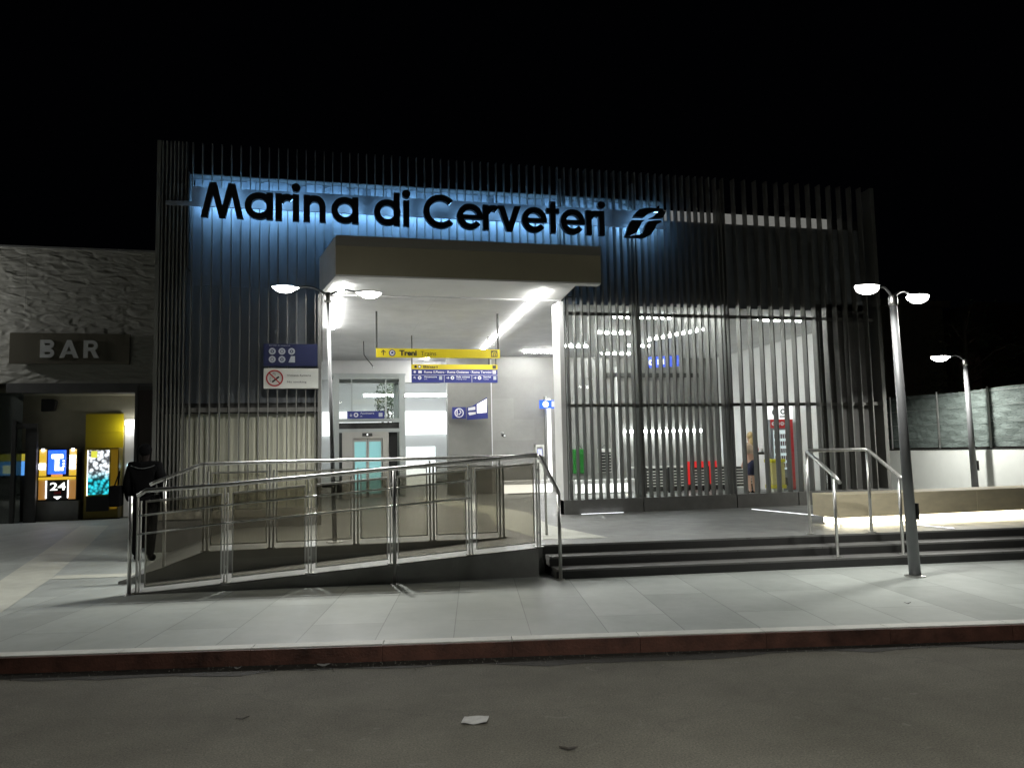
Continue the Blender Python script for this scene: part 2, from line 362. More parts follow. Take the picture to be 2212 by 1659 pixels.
# sky dome is the world; dark far hills are not visible
# ================================================================ STATION BUILDING
st = thing('station_building', (3.5, F, 0), 'grey railway station with vertical metal slats, lit entrance and projecting canopy', 'building')
def fins(x0, x1, step, z0, z1, name='slat_screen', y0=F, dp=.14, t=.022):
    mb = MB(); n = int(round((x1-x0)/step))
    for i in range(n+1):
        x = x0+(x1-x0)*i/n; mb.box(x-t/2, x+t/2, y0, y0+dp, z0, z1)
    return mb.build(name, M['fin'], st)
fins(-2.10, -.12, .148, .64, 6.72, dp=.10, t=.015)
fins(.03, 4.24, .145, 4.24, 6.72, dp=.10, t=.016)
fins(4.37, 7.46, .14, .56, 6.72)
fins(7.62, 10.96, .232, .56, 6.72)
fins(-2.56, -2.2, .06, .64, 6.72, dp=.12)
# heavier uprights
for x in (4.29, 5.72, 7.54): MB().box(x-.017, x+.017, F+.002, F+.17, .5, 6.5).build('upright', M['fin'], st)
for x in (-2.62, 11.0): MB().box(x-.03, x+.03, F+.0, F+.4, .0, 6.72).build('upright', M['fin'], st)
MB().box(-.075, -.015, F-.02, F+.3, PZ, 4.24).build('upright', M['fin'], st)
for z in (2.29, 4.0): MB().box(4.30, 11.0, F+.145, F+.20, z-.03, z+.03).build('cross_rail', M['fin'], st)
MB().box(-2.6, -.08, F+.102, F+.16, 2.22, 2.29).build('cross_rail', M['fin'], st)
# board behind the letters and its ledge
MB().box(-2.1, 6.3, F-.03, F-.008, 5.6955, 5.96).build('sign_board', M['panel'], st)
MB().box(-2.5, 6.35, F-.05, F-.008, 5.625, 5.695).build('sign_rail', M['panel'], st)
mb = MB()
for a_, b__ in ((-2.05, 5.12), (5.42, 6.28)):
    for z_ in (5.725, 5.985): MB().box(a_, b__, F+.13, F+.15, z_-.012, z_+.012).build('added_led_bar', emit('added blue led', (.24, .55, 1.0), 42 if z_ < 5.8 else 20), st)  # unseen blue bars added to spread light over the back panel
MB().box(-2.16, 6.40, F+.105, F+.40, 6.205, 6.225).build('cap_flashing', M['darkwall'], st)
MB().box(-2.165, -2.145, F-.02, F+.40, 4.6, 6.204).build('end_plate', M['darkwall'], st)
# back panels, each a separate sheet so tone varies
mb = MB()
for i in range(15):
    x0 = -2.55+i*.9; x1 = min(x0+.895, 11.0)
    mb.box(x0, x1, F+.30+.004*(i % 2), F+.36, 4.20 if x0 > 4 else 4.36, 5.90)
mb.build('wall_panel', M['panel'], st); mb = MB()
for i in range(3): mb.box(-2.55+i*.845, -2.55+i*.845+.84, F+.30+.004*(i % 2), F+.34, 2.38, 4.357)
mb.build('wall_panel', M['panel'], st)
mb = MB()
for i in range(60):
    x0 = -2.1+i*.14
    if x0 > 6.35: break
    mb.box(x0, x0+.138, F+.26+random.choice((0, .05, .10)), F+.38, 6.06, 6.20)
    mb.box(x0, x0+.138, F+.30+random.choice((0, .04)), F+.38, 5.902, 6.055)
mb.build('parapet_panel', M['panel'], st)
MB().box(-2.6, 11.0, F+.37, F+.45, 4.34, 5.92).build('wall', M['darkwall'], st)
MB().box(6.4, 10.2, F+.40, F+.43, 5.925, 6.14).build('pale_glow_strip', emit('dim added glow', (.95, .95, .88), .11, (.2,.2,.2)), st)  # glowing strip added for the pale squares, no real window
MB().box(-2.6, 11.0, F+.46, F+.6, 4.34, 6.15).build('wall', M['darkwall'], st)
# left wing
MB().box(-2.6, -.02, F+.32, F+.45, 2.36, 4.33).build('wall', M['darkwall'], st)
mb = MB(); x = -2.55
while x < -.1:
    a = random.uniform(.03, .06); b_ = random.uniform(.03, .055)
    mb.box(x, x+a, F+.26, F+.32, .62, 2.2); mb.box(x+a, x+a+b_, F+.30, F+.33, .62, 2.2); x += a+b_
mb.build('ribbed_panel', M['corrug'], st)
MB().box(-2.64, -.02, F-.015, F+.5, 0, .50).build('plinth', M['plinth'], st)
MB().box(-2.66, -.02, F-.03, F+.5, .503, .62).build('plinth_coping', mat('rough stone coping', (.30, .29, .25), .8, var=.35, scale=14, bump=.8, bscale=30), st)
MB().box(-2.6, -.02, F+.34, F+.45, .62, 2.355).build('wall', M['darkwall'], st)
MB().box(-2.68, -2.6, F+.4, 24.0, 0, 6.15).build('side_wall', M['darkwall'], st)
# right plinth in panels
for a, b_ in ((4.20, 5.71), (5.73, 7.60), (7.62, 8.91), (8.93, 11.03)):
    MB().box(a, b_, F-.02, F+.3, PZ-.01, .585).build('plinth', M['plinth'], st)
MB().box(9.75, 11.03, F+.3, F+.45, PZ, 4.33).build('wall', M['darkwall'], st)
MB().box(4.34, 9.75, F+.245, F+.255, .586, 4.19).build('glazing', M['glazing'], st)
MB().box(11.6, 11.78, 15.0, 22.0, PZ, 4.33).build('side_wall', M['white'], st)
MB().box(10.9, 11.03, F+.46, 15.0, PZ, 4.33).build('side_wall', M['white'], st)
MB().box(11.031, 11.78, 14.9, 14.999, PZ, 4.33).build('side_wall', M['darkwall'], st)
# canopy: trapezoid slab projecting over the entrance
cn = MB(); cn.prism([(.235, 12.14), (4.10, 12.14), (4.25, 13.59), (.03, 13.59)], 4.215, 4.75, 'z').build('canopy', M['white'], st)
can = [o for o in st.children if o.name.startswith('canopy')][0]
MB().box(.20, 4.47, 12.07, 12.135, 4.212, 4.66).build('fascia', M['olive'], can)
MB().box(.195, 4.475, 12.065, 12.16, 4.663, 4.82).build('fascia_cap', mat('grey cap flashing', (.26, .25, .225), .5, .2), can)
MB().box(.20, 4.46, 12.075, 12.25, 4.185, 4.21).build('drip_edge', M['white'], can)
MB().add([(.19, 12.17, 4.82), (-.05, 13.55, 4.82), (-.05, 13.55, 4.2), (.19, 12.17, 4.2), (.22, 12.17, 4.82), (0.02, 13.55, 4.82), (0.02, 13.55, 4.2), (.22, 12.17, 4.2)],
         [(0,1,2,3), (4,5,6,7), (0,1,5,4), (2,3,7,6), (0,3,7,4), (1,2,6,5)]).build('canopy_side', M['ceiling'], can)
sg = thing('side_gate', (-2.85, 14.1, 0), 'narrow dark brown gate at the left end of the station behind the man', 'gate')
MB().box(-2.955, -2.70, 14.08, 14.14, .03, 2.62).build('leaf_panel', M['gatebrown'], sg)
MB().box(-2.985, -2.956, 14.06, 14.16, 0, 2.69).build('post', M['dark'], sg)
MB().box(-2.955, -2.70, 14.07, 14.15, 2.621, 2.68).build('top_rail', M['dark'], sg)
MB().box(-2.93, -2.91, 14.03, 14.079, 1.0, 1.18).build('handle', M['dark'], sg)
# interior ceiling, walls
mb = MB(); mb.box(.0, 4.25, 13.6, 24.6, 4.19, 4.33); mb.build('ceiling', M['ceiling'], st)
MB().box(4.252, 10.9, F+.31, 15.0, 4.20, 4.33).build('ceiling', M['ceiling'], st)
MB().box(4.252, 11.6, 15.001, 21.9, 4.20, 4.33).build('ceiling', M['ceiling'], st)
MB().box(-.14, -.02, F+.9, 21.2, PZ, 4.33).build('side_wall', M['white'], st)
MB().box(4.20, 4.285, F+.0, 14.05, PZ, 4.19).build('entrance_pillar', M['white'], st)
# recessed back wall with tiles, seam and door
MB().box(3.39, 4.63, 21.7, 21.95, PZ, 4.19).build('back_wall', mat('dark grey stone', (.19, .19, .175), .35, var=.12, scale=2), st)
MB().box(4.655, 11.6, 21.74, 21.95, PZ, 4.19).build('back_wall', M['stonewall'], st)
MB().box(4.632, 4.653, 21.69, 21.9, PZ, 4.1).build('wall_seam', M['whiteprint'], st)
MB().box(.2, 3.39, 22.9, 23.1, 3.55, 4.19).build('bulkhead', M['white'], st)
MB().box(6.27, 6.37, 21.68, 21.735, PZ+.02, 2.98).build('door_slit', emit('lit doorway', (1,1,.97), 1.6), st)
MB().box(6.20, 6.26, 21.68, 21.735, PZ, 3.05).build('door_frame', M['steel'], st)
MB().box(8.35, 8.45, 21.6, 21.735, PZ, 3.9).build('door_frame', M['white'], st)
MB().box(8.1, 11.0, 21.6, 21.735, 3.6, 3.72).build('door_lintel', M['darkwall'], st)
MB().box(9.0, 9.12, 21.6, 21.735, PZ, 3.6).build('door_frame', M['white'], st)
# roofs
MB().box(-2.6, 11.0, F+.6, 15.0, 4.34, 4.5).build('roof', M['darkwall'], st)
MB().box(-2.6, 11.78, 15.001, 24.6, 4.34, 4.5).build('roof', M['darkwall'], st)
MB().box(-.14, -.02, 21.2, 36, PZ, 4.2).build('side_wall', M['white'], st)
# the lit train platform seen through the passage
MB().box(-.02, 8.0, 33.0, 33.3, PZ, 6).build('platform_wall', mat('pale platform wall', (.62,.64,.64), .6), st)
MB().box(0, 7.9, 32.9, 32.98, 2.3, 3.25).build('wall_glow', M['glowwall'], st)  # emission stands in for bright light falling on the far wall
MB().box(-.02, 8, 24.7, 33, 4.6, 4.8).build('platform_roof', M['white'], st)
MB().box(3.0, 4.05, 29.0, 29.25, PZ, 1.75).build('white_cabinet', emit('backlit cabinet', (.9,1,1), .9), st)
MB().box(4.86, 5.0, 27.4, 27.5, PZ, 3.4).build('platform_post', M['steel'], st)

# tube lights ------------------------------------------------------------
def tube_light(p0, p1, label, m='tube', r=.05, group='tube lights on the station ceiling'):
    p0 = Vector(p0); p1 = Vector(p1); c = (p0+p1)/2
    t = thing('tube_light', c, label, 'ceiling light', group)
    d = (p1-p0).normalized()
    mb = MB(); mb.tube([p0+d*.01, p1-d*.01], r, 14); mb.build('diffuser', M[m], t, smooth=False)
    s_ = Vector((-d.y, d.x, 0))*r*.9
    mb = MB(); a, b_ = p0+Vector((0,0,r*.75)), p1+Vector((0,0,r*.75)); top = Vector((0,0,r*.7))
    vs = [a-s_, a+s_, b_+s_, b_-s_, a-s_+top, a+s_+top, b_+s_+top, b_-s_+top]
    mb.add(vs, [(0,1,2,3), (4,5,6,7), (0,1,5,4), (1,2,6,5), (2,3,7,6), (3,0,4,7)]); mb.build('housing', M['white'], t)
    return t
CZ = 4.212
tube_light((.34, 12.7, CZ+.02), (.27, 13.5, CZ+.02), 'short white light tube under the canopy above the left street lamp', r=.06)
tube_light((.25, 13.75, CZ), (.2, 17.1, CZ), 'long white light tube along the left edge of the entrance ceiling', r=.06)
tube_light((3.68, 12.75, CZ+.006), (4.03, 19.0, CZ), 'longest diagonal light tube on the right of the entrance ceiling', r=.055)
tube_light((4.05, 19.2, CZ), (4.10, 20.1, CZ), 'stub of light tube ending above the yellow hanging sign', r=.055)
tube_light((3.2, 20.6, CZ), (2.85, 22.4, CZ), 'short light tube right behind the two hanging signs', r=.05)
tube_light((2.8, 22.8, 3.95), (2.5, 24.4, 3.95), 'light tube in the chain leading to the lift top', r=.05)
tube_light((5.3, 20.5, CZ), (6.3, 20.45, CZ), 'light tube across the back wall beside the white pillar', r=.07)
hall = [((5.8, 15.0), (7.1, 15.0), 'front light tube seen behind the slats, nearest the canopy'),
        ((6.2, 17.1), (7.05, 17.1), 'second light tube behind the slats, left of the hall'),
        ((5.9, 19.4), (6.75, 19.4), 'light tube behind the slats just right of the pillar'),
        ((7.65, 20.8), (8.5, 20.8), 'rearmost light tube in the hall over the dark wall top'),
        ((7.8, 19.2), (8.4, 19.2), 'short light tube in the middle of the hall ceiling'),
        ((7.9, 18.2), (8.5, 16.4), 'slanting light tube above the blue sign in the hall'),
        ((9.1, 15.0), (10.2, 15.0), 'thin light tube near the right end of the slat screen')]
for a, b_, lb in hall: tube_light((*a, CZ), (*b_, CZ), lb, r=.055)
tube_light((1.5, 30, 3.72), (6.5, 30, 3.72), 'long light tube over the train platform beyond the passage', 'tubesoft', r=.06)
tube_light((1.5, 27, 4.2), (6.5, 27, 4.2), 'upper light tube over the train platform beyond the passage', 'tubesoft', r=.05)
tube_light((8.6, 21.55, 2.0), (11.0, 21.55, 2.0), 'straight light strip low on the back wall of the hall', 'tubesoft', r=.05)

# ================================================================ NAME SIGN
BZ, XH, CH, SW = 5.385, .455, .58, .105
LY0, LY1 = 13.33, 13.42
def glyph(ch, x0, x1, mb, y0, y1, g=0):
    """geometric sans; g shrinks the stroke for the light-giving back"""
    s = SW-2*g; W = x1-x0; e = .0006
    xa, xb, b, t, T = x0+g, x1-g, BZ+g, BZ+XH-g, BZ+CH-g
    def bar(a, c, z0, z1, k=0): mb.box(a, c, y0-k*e, y1, z0, z1)
    if ch == 'M':
        d = .13; q = W*.27
        mb.prism([(xa, b), (xa+s, b), (xa+d+s*.9, T), (xa+d-s*.0, T)], y0, y1)
        mb.prism([(xb, b), (xb-s, b), (xb-d-s*.9, T), (xb-d, T)], y0-e, y1)
        m_ = (x0+x1)/2
        mb.prism([(xa+d, T), (xa+d+s*1.05, T), (m_+s*.45, b), (m_-s*.45, b)], y0-2*e, y1)
        mb.prism([(xb-d, T), (xb-d-s*1.05, T), (m_-s*.45, b), (m_+s*.45, b)], y0-3*e, y1)
    elif ch in 'ad':
        r = XH/2; c = x0+r
        mb.arc(c, BZ+r, r-SW+g, r-g, 0, 2*PI, y0, y1)
        bar(xb-s, xb, b, t if ch == 'a' else T, 1)
    elif ch == 'r':
        bar(xa, xa+s, b, t); 
        r = XH*.36; mb.arc(x0+SW*.55+r*.8, BZ+XH-r, r-SW+g, r-g, PI*.28, PI*.95, y0-e, y1, 12)
    elif ch == 'i':
        bar(xa, xa+s, b, t); mb.arc(x0+SW/2, BZ+CH-.01, 0.001, .072-g, 0, 2*PI, y0-e, y1, 18)
    elif ch == 'n':
        bar(xa, xa+s, b, t); r = W/2-.005
        mb.arc(x0+W/2, BZ+XH-r, r-SW+g, r-g, 0, PI*.9, y0-e, y1); bar(xb-s, xb, b, BZ+XH-r, 2)
    elif ch == 'C':
        r = CH/2+.01; mb.arc(x0+r, BZ+CH/2, r-SW+g, r-g, PI*.24, PI*1.76, y0, y1, 36)
    elif ch == 'e':
        r = XH/2+.004; c = x0+r
        mb.arc(c, BZ+XH/2, r-SW+g, r-g, 0, PI*1.8, y0, y1, 32); bar(c-r+SW*.5, c+r-g, BZ+XH/2-.045+g, BZ+XH/2+.03-g, 1)
    elif ch == 'v':
        m_ = (x0+x1)/2
        mb.prism([(xa, t), (xa+s*1.1, t), (m_+s*.5, b), (m_-s*.5, b)], y0, y1); mb.prism([(xb, t), (xb-s*1.1, t), (m_-s*.5, b), (m_+s*.5, b)], y0-e, y1)
    elif ch == 't':
        c = (x0+x1)/2; bar(c-s/2, c+s/2, b, T); bar(xa, xb, BZ+XH-.09+g, BZ+XH-g, 1)
ns = thing('station_name_sign', (1.55, 13.45, 5.385), 'black letters Marina di Cerveteri backlit in blue on the slats', 'sign')
LET = [('M', -1.927, -1.265), ('a', -1.249, -.80), ('r', -.76, -.54), ('i', -.484, -.38), ('n', -.308, .055), ('a', .147, .60), ('d', .86, 1.30), ('i', 1.36, 1.465), ('C', 1.71, 2.25),
       ('e', 2.299, 2.75), ('r', 2.761, 2.985), ('v', 3.03, 3.455), ('e', 3.474, 3.92), ('t', 3.935, 4.175), ('e', 4.196, 4.65), ('r', 4.685, 4.90), ('i', 4.935, 5.04)]
for ch, a, b_ in LET:
    mb = MB(); glyph(ch, a, b_, mb, LY0, LY1); lo = mb.build('letter', M['letter'], ns)
    mb = MB(); glyph(ch, a, b_, mb, LY1+.012, LY1+.02, .022); mb.build('back_light', M['bluehalo'], lo)
# railway emblem: two leaning ribbon bands crossing
em = thing('railway_emblem', (5.86, 13.45, 5.385), 'black interlocking ribbon emblem backlit in blue, right of the station name', 'sign')
def E_(u, v): return (5.43+.84*u, 5.375+.575*v)
shapes = [
    [(.22,.67), (.27,.80), (.36,.93), (.52,1.0), (.92,1.0), (.94,.93), (.78,.92), (.66,.86), (.55,.78), (.47,.68)],
    [(.59,.65), (.70,.72), (.78,.84), (.86,.93), (1.0,.93), (.97,.82), (.92,.70), (.78,.67)],
    [(.17,.56), (.11,.40), (.05,.18), (.0,.03), (.14,.06), (.28,.16), (.34,.32), (.40,.48), (.48,.585)],
    [(.55,.54), (.49,.40), (.45,.22), (.36,.10), (.06,.015), (.0,.0), (.45,.0), (.62,.11), (.70,.28), (.77,.46), (.88,.55), (.87,.60), (.70,.59)]]
def sliver(P, g=0):
    c = (sum(p[0] for p in P)/len(P), sum(p[1] for p in P)/len(P)); k = 1-g
    return [E_(c[0]+(p[0]-c[0])*k, c[1]+(p[1]-c[1])*k) for p in P]
for P in shapes:
    o = MB().prism(sliver(P), LY0, LY1).build('ribbon', M['letter'], em)
    MB().prism(sliver(P, .22), LY1+.012, LY1+.02).build('back_light', M['bluehalo'], o)

# ================================================================ WALL AND HANGING SIGNS
M['boardblue'] = mat('dark blue board', (.012, .018, .075), .5)
s_ = thing('notice_board', (-.5, F-.02, 2.96), 'dark blue board of round white pictograms on the left slats', 'sign')
MB().box(-.95, -.08, F-.05, F-.015, 2.97, 3.34).build('board', M['boardblue'], s_)
pk = mat('dim white print', (.45, .48, .52), .5)
for i in range(6):
    x = -.81+(i % 3)*.155; z = 3.215-(i//3)*.135
    if i < 5:
        mb = MB(); mb.arc(x, z, .028, .056, 0, 2*PI, F-.055, F-.051, 20); mb.arc(x, z, .001, .014+.006*(i % 2), 0, 2*PI, F-.055, F-.051, 10); mb.build('pictogram', pk, s_)
    else:
        mb = MB(); mb.prism([(x-.05, z-.05), (x+.055, z-.05), (x+.055, z+.055), (x-.01, z+.055)], F-.055, F-.051); mb.build('pictogram', pk, s_)
text('Servizi di stazione', .020, -.865, F-.052, 3.305, pk, s_, ext=.001, w_=.34)
s_ = thing('no_smoking_sign', (-.5, F-.02, 2.59), 'white no smoking sign with red ring on the left slats', 'sign')
MB().box(-.945, -.065, F-.05, F-.015, 2.595, 2.93).build('board', M['signwhite'], s_)
mb = MB(); mb.arc(-.77, 2.765, .115, .138, 0, 2*PI, F-.056, F-.051, 36); T = Matrix.Translation((-.77, 0, 2.765)) @ Matrix.Rotation(R(45), 4, 'Y'); mb.box(-.12, .12, F-.0575, F-.0515, -.010, .010, T)
mb.build('prohibition_ring', mat('red print', (.45, .03, .035), .5), s_)
mb = MB(); T = Matrix.Translation((-.755, 0, 2.745)) @ Matrix.Rotation(R(-40), 4, 'Y'); mb.box(-.07, .07, F-.0545, F-.0512, -.014, .014, T); mb.build('cigarette', M['black'], s_)
mb = MB(); mb.tube([(-.80, F-.053, 2.83), (-.79, F-.053, 2.85), (-.765, F-.053, 2.845), (-.76, F-.053, 2.81)], .003, 5); mb.tube([(-.84, F-.053, 2.78), (-.845, F-.053, 2.74), (-.83, F-.053, 2.71)], .003, 5); mb.build('smoke_mark', M['black'], s_)
text('Vietato fumare', .030, -.575, F-.051, 2.80, M['black'], s_, ext=.001, w_=.39)
text('No smoking', .030, -.575, F-.051, 2.69, M['black'], s_, ext=.001, w_=.31)

def arrow(x, z, s, rot, y, m, parent):
    mb = MB(); T = Matrix.Translation((x, 0, z)) @ Matrix.Rotation(rot, 4, 'Y')
    mb.box(-.10*s, .10*s, y-.003, y, -.5*s, .35*s, T)
    for k in (-1, 1):
        T2 = T @ Matrix.Translation((0, 0, .5*s)) @ Matrix.Rotation(k*R(45), 4, 'Y'); mb.box(-.09*s, .09*s, y-.0035-.0005*k, y, -.62*s, .06*s, T2)
    return mb.build('arrow', m, parent)
def disc(x, z, r, y, m, parent, hole=0, name='pictogram'):
    mb = MB(); mb.arc(x, z, max(.001, hole), r, 0, 2*PI, y-.003, y, 24); return mb.build(name, m, parent)
# yellow sign 'Treni'
YS = 15.0
s_ = thing('hanging_sign', (2.19, YS, 3.3), 'long yellow hanging sign reading Treni with an up arrow, on two dark rods', 'sign', None)
def shear_box(x0, x1, z0, z1, y0, y1): return MB().box(x0, x1, y0, y1, z0, z1)
shear_box(.99, 3.39, 3.305, 3.475, YS-.03, YS+.03).build('panel', M['yellow'], s_)
for x in (1.0, 3.36): MB().box(x-.018, x+.018, YS-.018, YS+.018, 3.476, 4.19).build('rod', M['dark'], s_)
arrow(1.125, 3.392, .095, 0, YS-.031, M['black'], s_)
disc(1.29, 3.39, .063, YS-.031, M['blue'], s_); disc(1.29, 3.39, .042, YS-.0345, M['whiteprint'], s_); 
MB().prism([(1.268, 3.37), (1.268, 3.405), (1.283, 3.415), (1.305, 3.415), (1.317, 3.405), (1.317, 3.37)], YS-.041, YS-.038).build('train_mark', M['blue'], s_)
text('Treni', .098, 1.43, YS-.0315, 3.345, M['black'], s_, bold=.006, w_=.33)
text('Trains', .085, 1.83, YS-.0315, 3.345, mat('thin grey print', (.10, .085, .02), .5), s_, w_=.30)
MB().box(3.21, 3.34, YS-.034, YS-.031, 3.325, 3.455).build('pictogram', mat('brown print', (.10, .08, .03), .5), s_)
mb = MB(); mb.arc(3.275, 3.385, .03, .045, 0, PI, YS-.038, YS-.035, 14); mb.box(3.23, 3.245, YS-.038, YS-.035, 3.345, 3.385); mb.box(3.305, 3.32, YS-.038, YS-.035, 3.345, 3.385); mb.box(3.265, 3.285, YS-.0385, YS-.035, 3.345, 3.40); mb.build('pictogram', M['yellow'], s_)
# yellow / blue sign
YS = 18.0
s_ = thing('hanging_sign', (3.0, YS, 3.09), 'blue hanging direction sign with a yellow top band, behind the yellow Treni sign', 'sign')
MB().box(1.99, 4.0, YS-.03, YS+.03, 3.10, 3.405).build('panel', M['blue'], s_)
MB().box(1.985, 4.005, YS-.034, YS+.034, 3.407, 3.52).build('yellow_band', M['yellow'], s_)
for x in (2.0, 3.80, 3.97): MB().box(x-.012, x+.012, YS-.012, YS+.012, 3.521, 4.19).build('rod', M['dark'], s_)
y = YS-.035
disc(2.08, 3.465, .032, y, M['black'], s_); disc(2.17, 3.465, .038, y, M['black'], s_); disc(2.17, 3.465, .024, y-.0035, M['whiteprint'], s_)
text('Binari', .055, 2.25, y, 3.437, M['black'], s_, bold=.002, w_=.33); MB().box(3.88, 3.97, y-.004, y, 3.425, 3.505).build('pictogram', M['black'], s_)
y = YS-.0305
text('Roma S.Pietro · Roma Ostiense · Roma Termini', .055, 2.27, y, 3.318, M['whiteprint'], s_, w_=1.58, bold=.001)
MB().box(3.885, 3.965, y-.003, y, 3.305, 3.385).build('pictogram', M['whiteprint'], s_)
disc(2.06, 3.345, .028, y, M['whiteprint'], s_); MB().box(2.14, 2.22, y-.003, y, 3.315, 3.375).build('pictogram', M['whiteprint'], s_)
mb = MB(); mb.box(1.99, 4.0, y-.002, y, 3.268, 3.274); mb.box(2.735, 2.742, y-.0025, y, 3.105, 3.267); mb.box(3.385, 3.392, y-.0025, y, 3.105, 3.267); mb.build('divider', M['whiteprint'], s_)
for x, a_ in ((2.06, R(-45)), (2.82, R(90)), (3.46, R(90))): arrow(x, 3.21, .06, a_, y, M['whiteprint'], s_)
for x in (2.17, 2.93, 3.57): disc(x, 3.21, .042, y, M['whiteprint'], s_, .0); disc(x, 3.21, .016, y-.0035, M['blue'], s_)
for tx, x, w_ in (('Ascensore', 2.27, .30), ('Sala attesa', 3.02, .32), ('Servizi', 3.66, .18)):
    text(tx, .038, x, y, 3.215, M['whiteprint'], s_, w_=w_, bold=.001)
for tx, x, w_ in (('Lift', 2.27, .07), ('Waiting room', 3.02, .24), ('Toilets', 3.66, .13)):
    text(tx, .022, x, y, 3.170, M['whiteprint'], s_, w_=w_)
for x in (2.62, 3.90): MB().box(x, x+.07, y-.003, y, 3.165, 3.25).build('pictogram', pk, s_)
# lift sign
YS = 21.1
s_ = thing('lift_sign', (1.1, YS, 2.43), 'narrow blue sign with round white pictograms above the lift doors', 'sign')
MB().box(.63, 1.60, YS-.03, YS+.02, 2.43, 2.63).build('panel', M['blue'], s_)
y = YS-.031
arrow(.73, 2.53, .07, PI, y, M['whiteprint'], s_); disc(.86, 2.53, .06, y, M['whiteprint'], s_); disc(.86, 2.53, .03, y-.0035, M['blue'], s_)
text('Ascensore', .05, .97, y, 2.55, M['whiteprint'], s_, w_=.36); text('Lift', .028, .97, y, 2.48, M['whiteprint'], s_)
MB().box(1.45, 1.55, y-.003, y, 2.48, 2.58).build('pictogram', pk, s_)
mb = MB(); mb.box(.80, .83, YS+.02, YS+.25, 2.50, 2.54); mb.box(1.40, 1.43, YS+.02, YS+.25, 2.50, 2.54); mb.build('bracket', M['dark'], s_)
# waiting room signs
YS = 21.45
s_ = thing('wall_sign', (3.67, YS, 2.4), 'small dark blue square sign with a white ring on the grey stone wall', 'sign')
MB().box(3.48, 3.86, YS, YS+.03, 2.42, 2.74).build('panel', M['blue'], s_)
disc(3.67, 2.58, .13, YS-.001, M['whiteprint'], s_); disc(3.67, 2.58, .10, YS-.0045, M['blue'], s_); MB().box(3.60, 3.63, YS-.012, YS-.008, 2.51, 2.66).build('pictogram', M['whiteprint'], s_)
mb = MB(); mb.arc(3.675, 2.60, .03, .055, -PI/2, PI/2, YS-.012, YS-.008, 12); mb.box(3.65, 3.69, YS-.012, YS-.008, 2.525, 2.56); mb.build('pictogram', M['whiteprint'], s_)
MB().box(3.6, 3.7, YS+.03, 21.7, 2.5, 2.55).build('bracket', M['steel'], s_)
s_ = thing('wall_sign', (4.1, YS, 2.36), 'tilted blue and white projecting sign beside the square blue sign', 'sign')
mb = MB(); mb.add([(3.87, 21.35, 2.38), (4.40, 21.05, 2.40), (4.38, 21.05, 2.98), (4.02, 21.3, 2.76), (3.87, 21.35, 2.72)] + [(3.87, 21.39, 2.38), (4.40, 21.09, 2.40), (4.38, 21.09, 2.98), (4.02, 21.34, 2.76), (3.87, 21.39, 2.72)],
     [(0,1,2,3,4), (9,8,7,6,5), (0,5,6,1), (1,6,7,2), (2,7,8,3), (3,8,9,4), (4,9,5,0)]); mb.build('panel', M['blue'], s_)
TT = lambda u, v: (3.87+.53*u, 21.345-.30*u-.006, 2.40+.55*v)
mb = MB(); mb.add([TT(.48,.28), TT(.93,.30), TT(.95,.98), TT(.48,.72)], [(0,1,2,3)]); mb.build('glare_panel', emit('glare white', (1,1,.93), .9), s_)  # glare on the sign painted as an emissive patch
mb = MB(); mb.add([TT(.05,.30), TT(.12,.18), TT(.42,.24), TT(.42,.34), TT(.10,.34)], [(0,1,2,3,4)]); mb.add([TT(.06,.42), TT(.40,.46), TT(.40,.62), TT(.06,.56)], [(0,1,2,3)]); mb.build('pictogram', M['whiteprint'], s_)
MB().box(4.05, 4.1, 21.36, 21.7, 2.5, 2.55).build('bracket', M['steel'], s_)
s_ = thing('wall_sign', (6.05, 21.0, 2.66), 'bright blue lit sign with a white disc beside the white pillar', 'sign')
MB().box(5.86, 6.6, 21.0, 21.05, 2.66, 2.89).build('panel', emit('lit blue sign', (.01, .12, .75), .7, (.01,.06,.5)), s_)
disc(6.03, 2.775, .085, 20.999, emit('lit white', (.9,1,1), 1.0), s_); MB().box(6.2, 6.32, 20.992, 20.998, 2.70, 2.86).build('pictogram', M['whiteprint'], s_)
MB().box(6.1, 6.15, 21.05, 21.75, 2.74, 2.78).build('bracket', M['steel'], s_)
s_ = thing('ticket_validator', (5.82, 21.0, PZ), 'slim white ticket validator post with a blue screen by the back wall', 'ticket machine')
mb = MB(); mb.box(5.70, 5.74, 20.95, 21.1, PZ, 1.66); mb.box(5.90, 5.94, 20.95, 21.1, PZ, 1.66); mb.box(5.70, 5.94, 20.951, 21.1, 1.60, 1.661); mb.box(5.741, 5.899, 20.98, 21.09, PZ, 1.25); mb.build('housing', M['signwhite'], s_)
MB().box(5.76, 5.88, 20.955, 20.98, 1.36, 1.54).build('screen', emit('validator screen', (.05,.08,.6), .8), s_)
text('V', .06, 5.8, 20.979, 1.16, M['black'], s_, name='mark')
s_ = thing('hanging_sign', (8.7, 19.0, 3.7), 'blue hanging sign in the hall, seen obliquely between the slats', 'sign')
T = Matrix.Translation((8.41, 19.5, 0)) @ Matrix.Rotation(R(-35), 4, 'Z')
MB().box(0, .95, -.03, .03, 3.63, 3.92, T).build('panel', emit('lit blue panel', (.02,.10,.65), .35, (.02,.05,.4)), s_)
mb = MB(); mb.arc(.16, 3.77, .03, .08, 0, 2*PI, -.036, -.031, 16); mb.box(.32, .5, -.036, -.031, 3.70, 3.84); mb.v = [tuple(T @ Vector(v)) for v in mb.v]; mb.build('pictogram', M['whiteprint'], s_)
mb = MB(); mb.box(.1, .12, -.01, .01, 3.92, 4.19, T); mb.box(.8, .82, -.01, .01, 3.92, 4.19, T); mb.build('rod', M['dark'], s_)
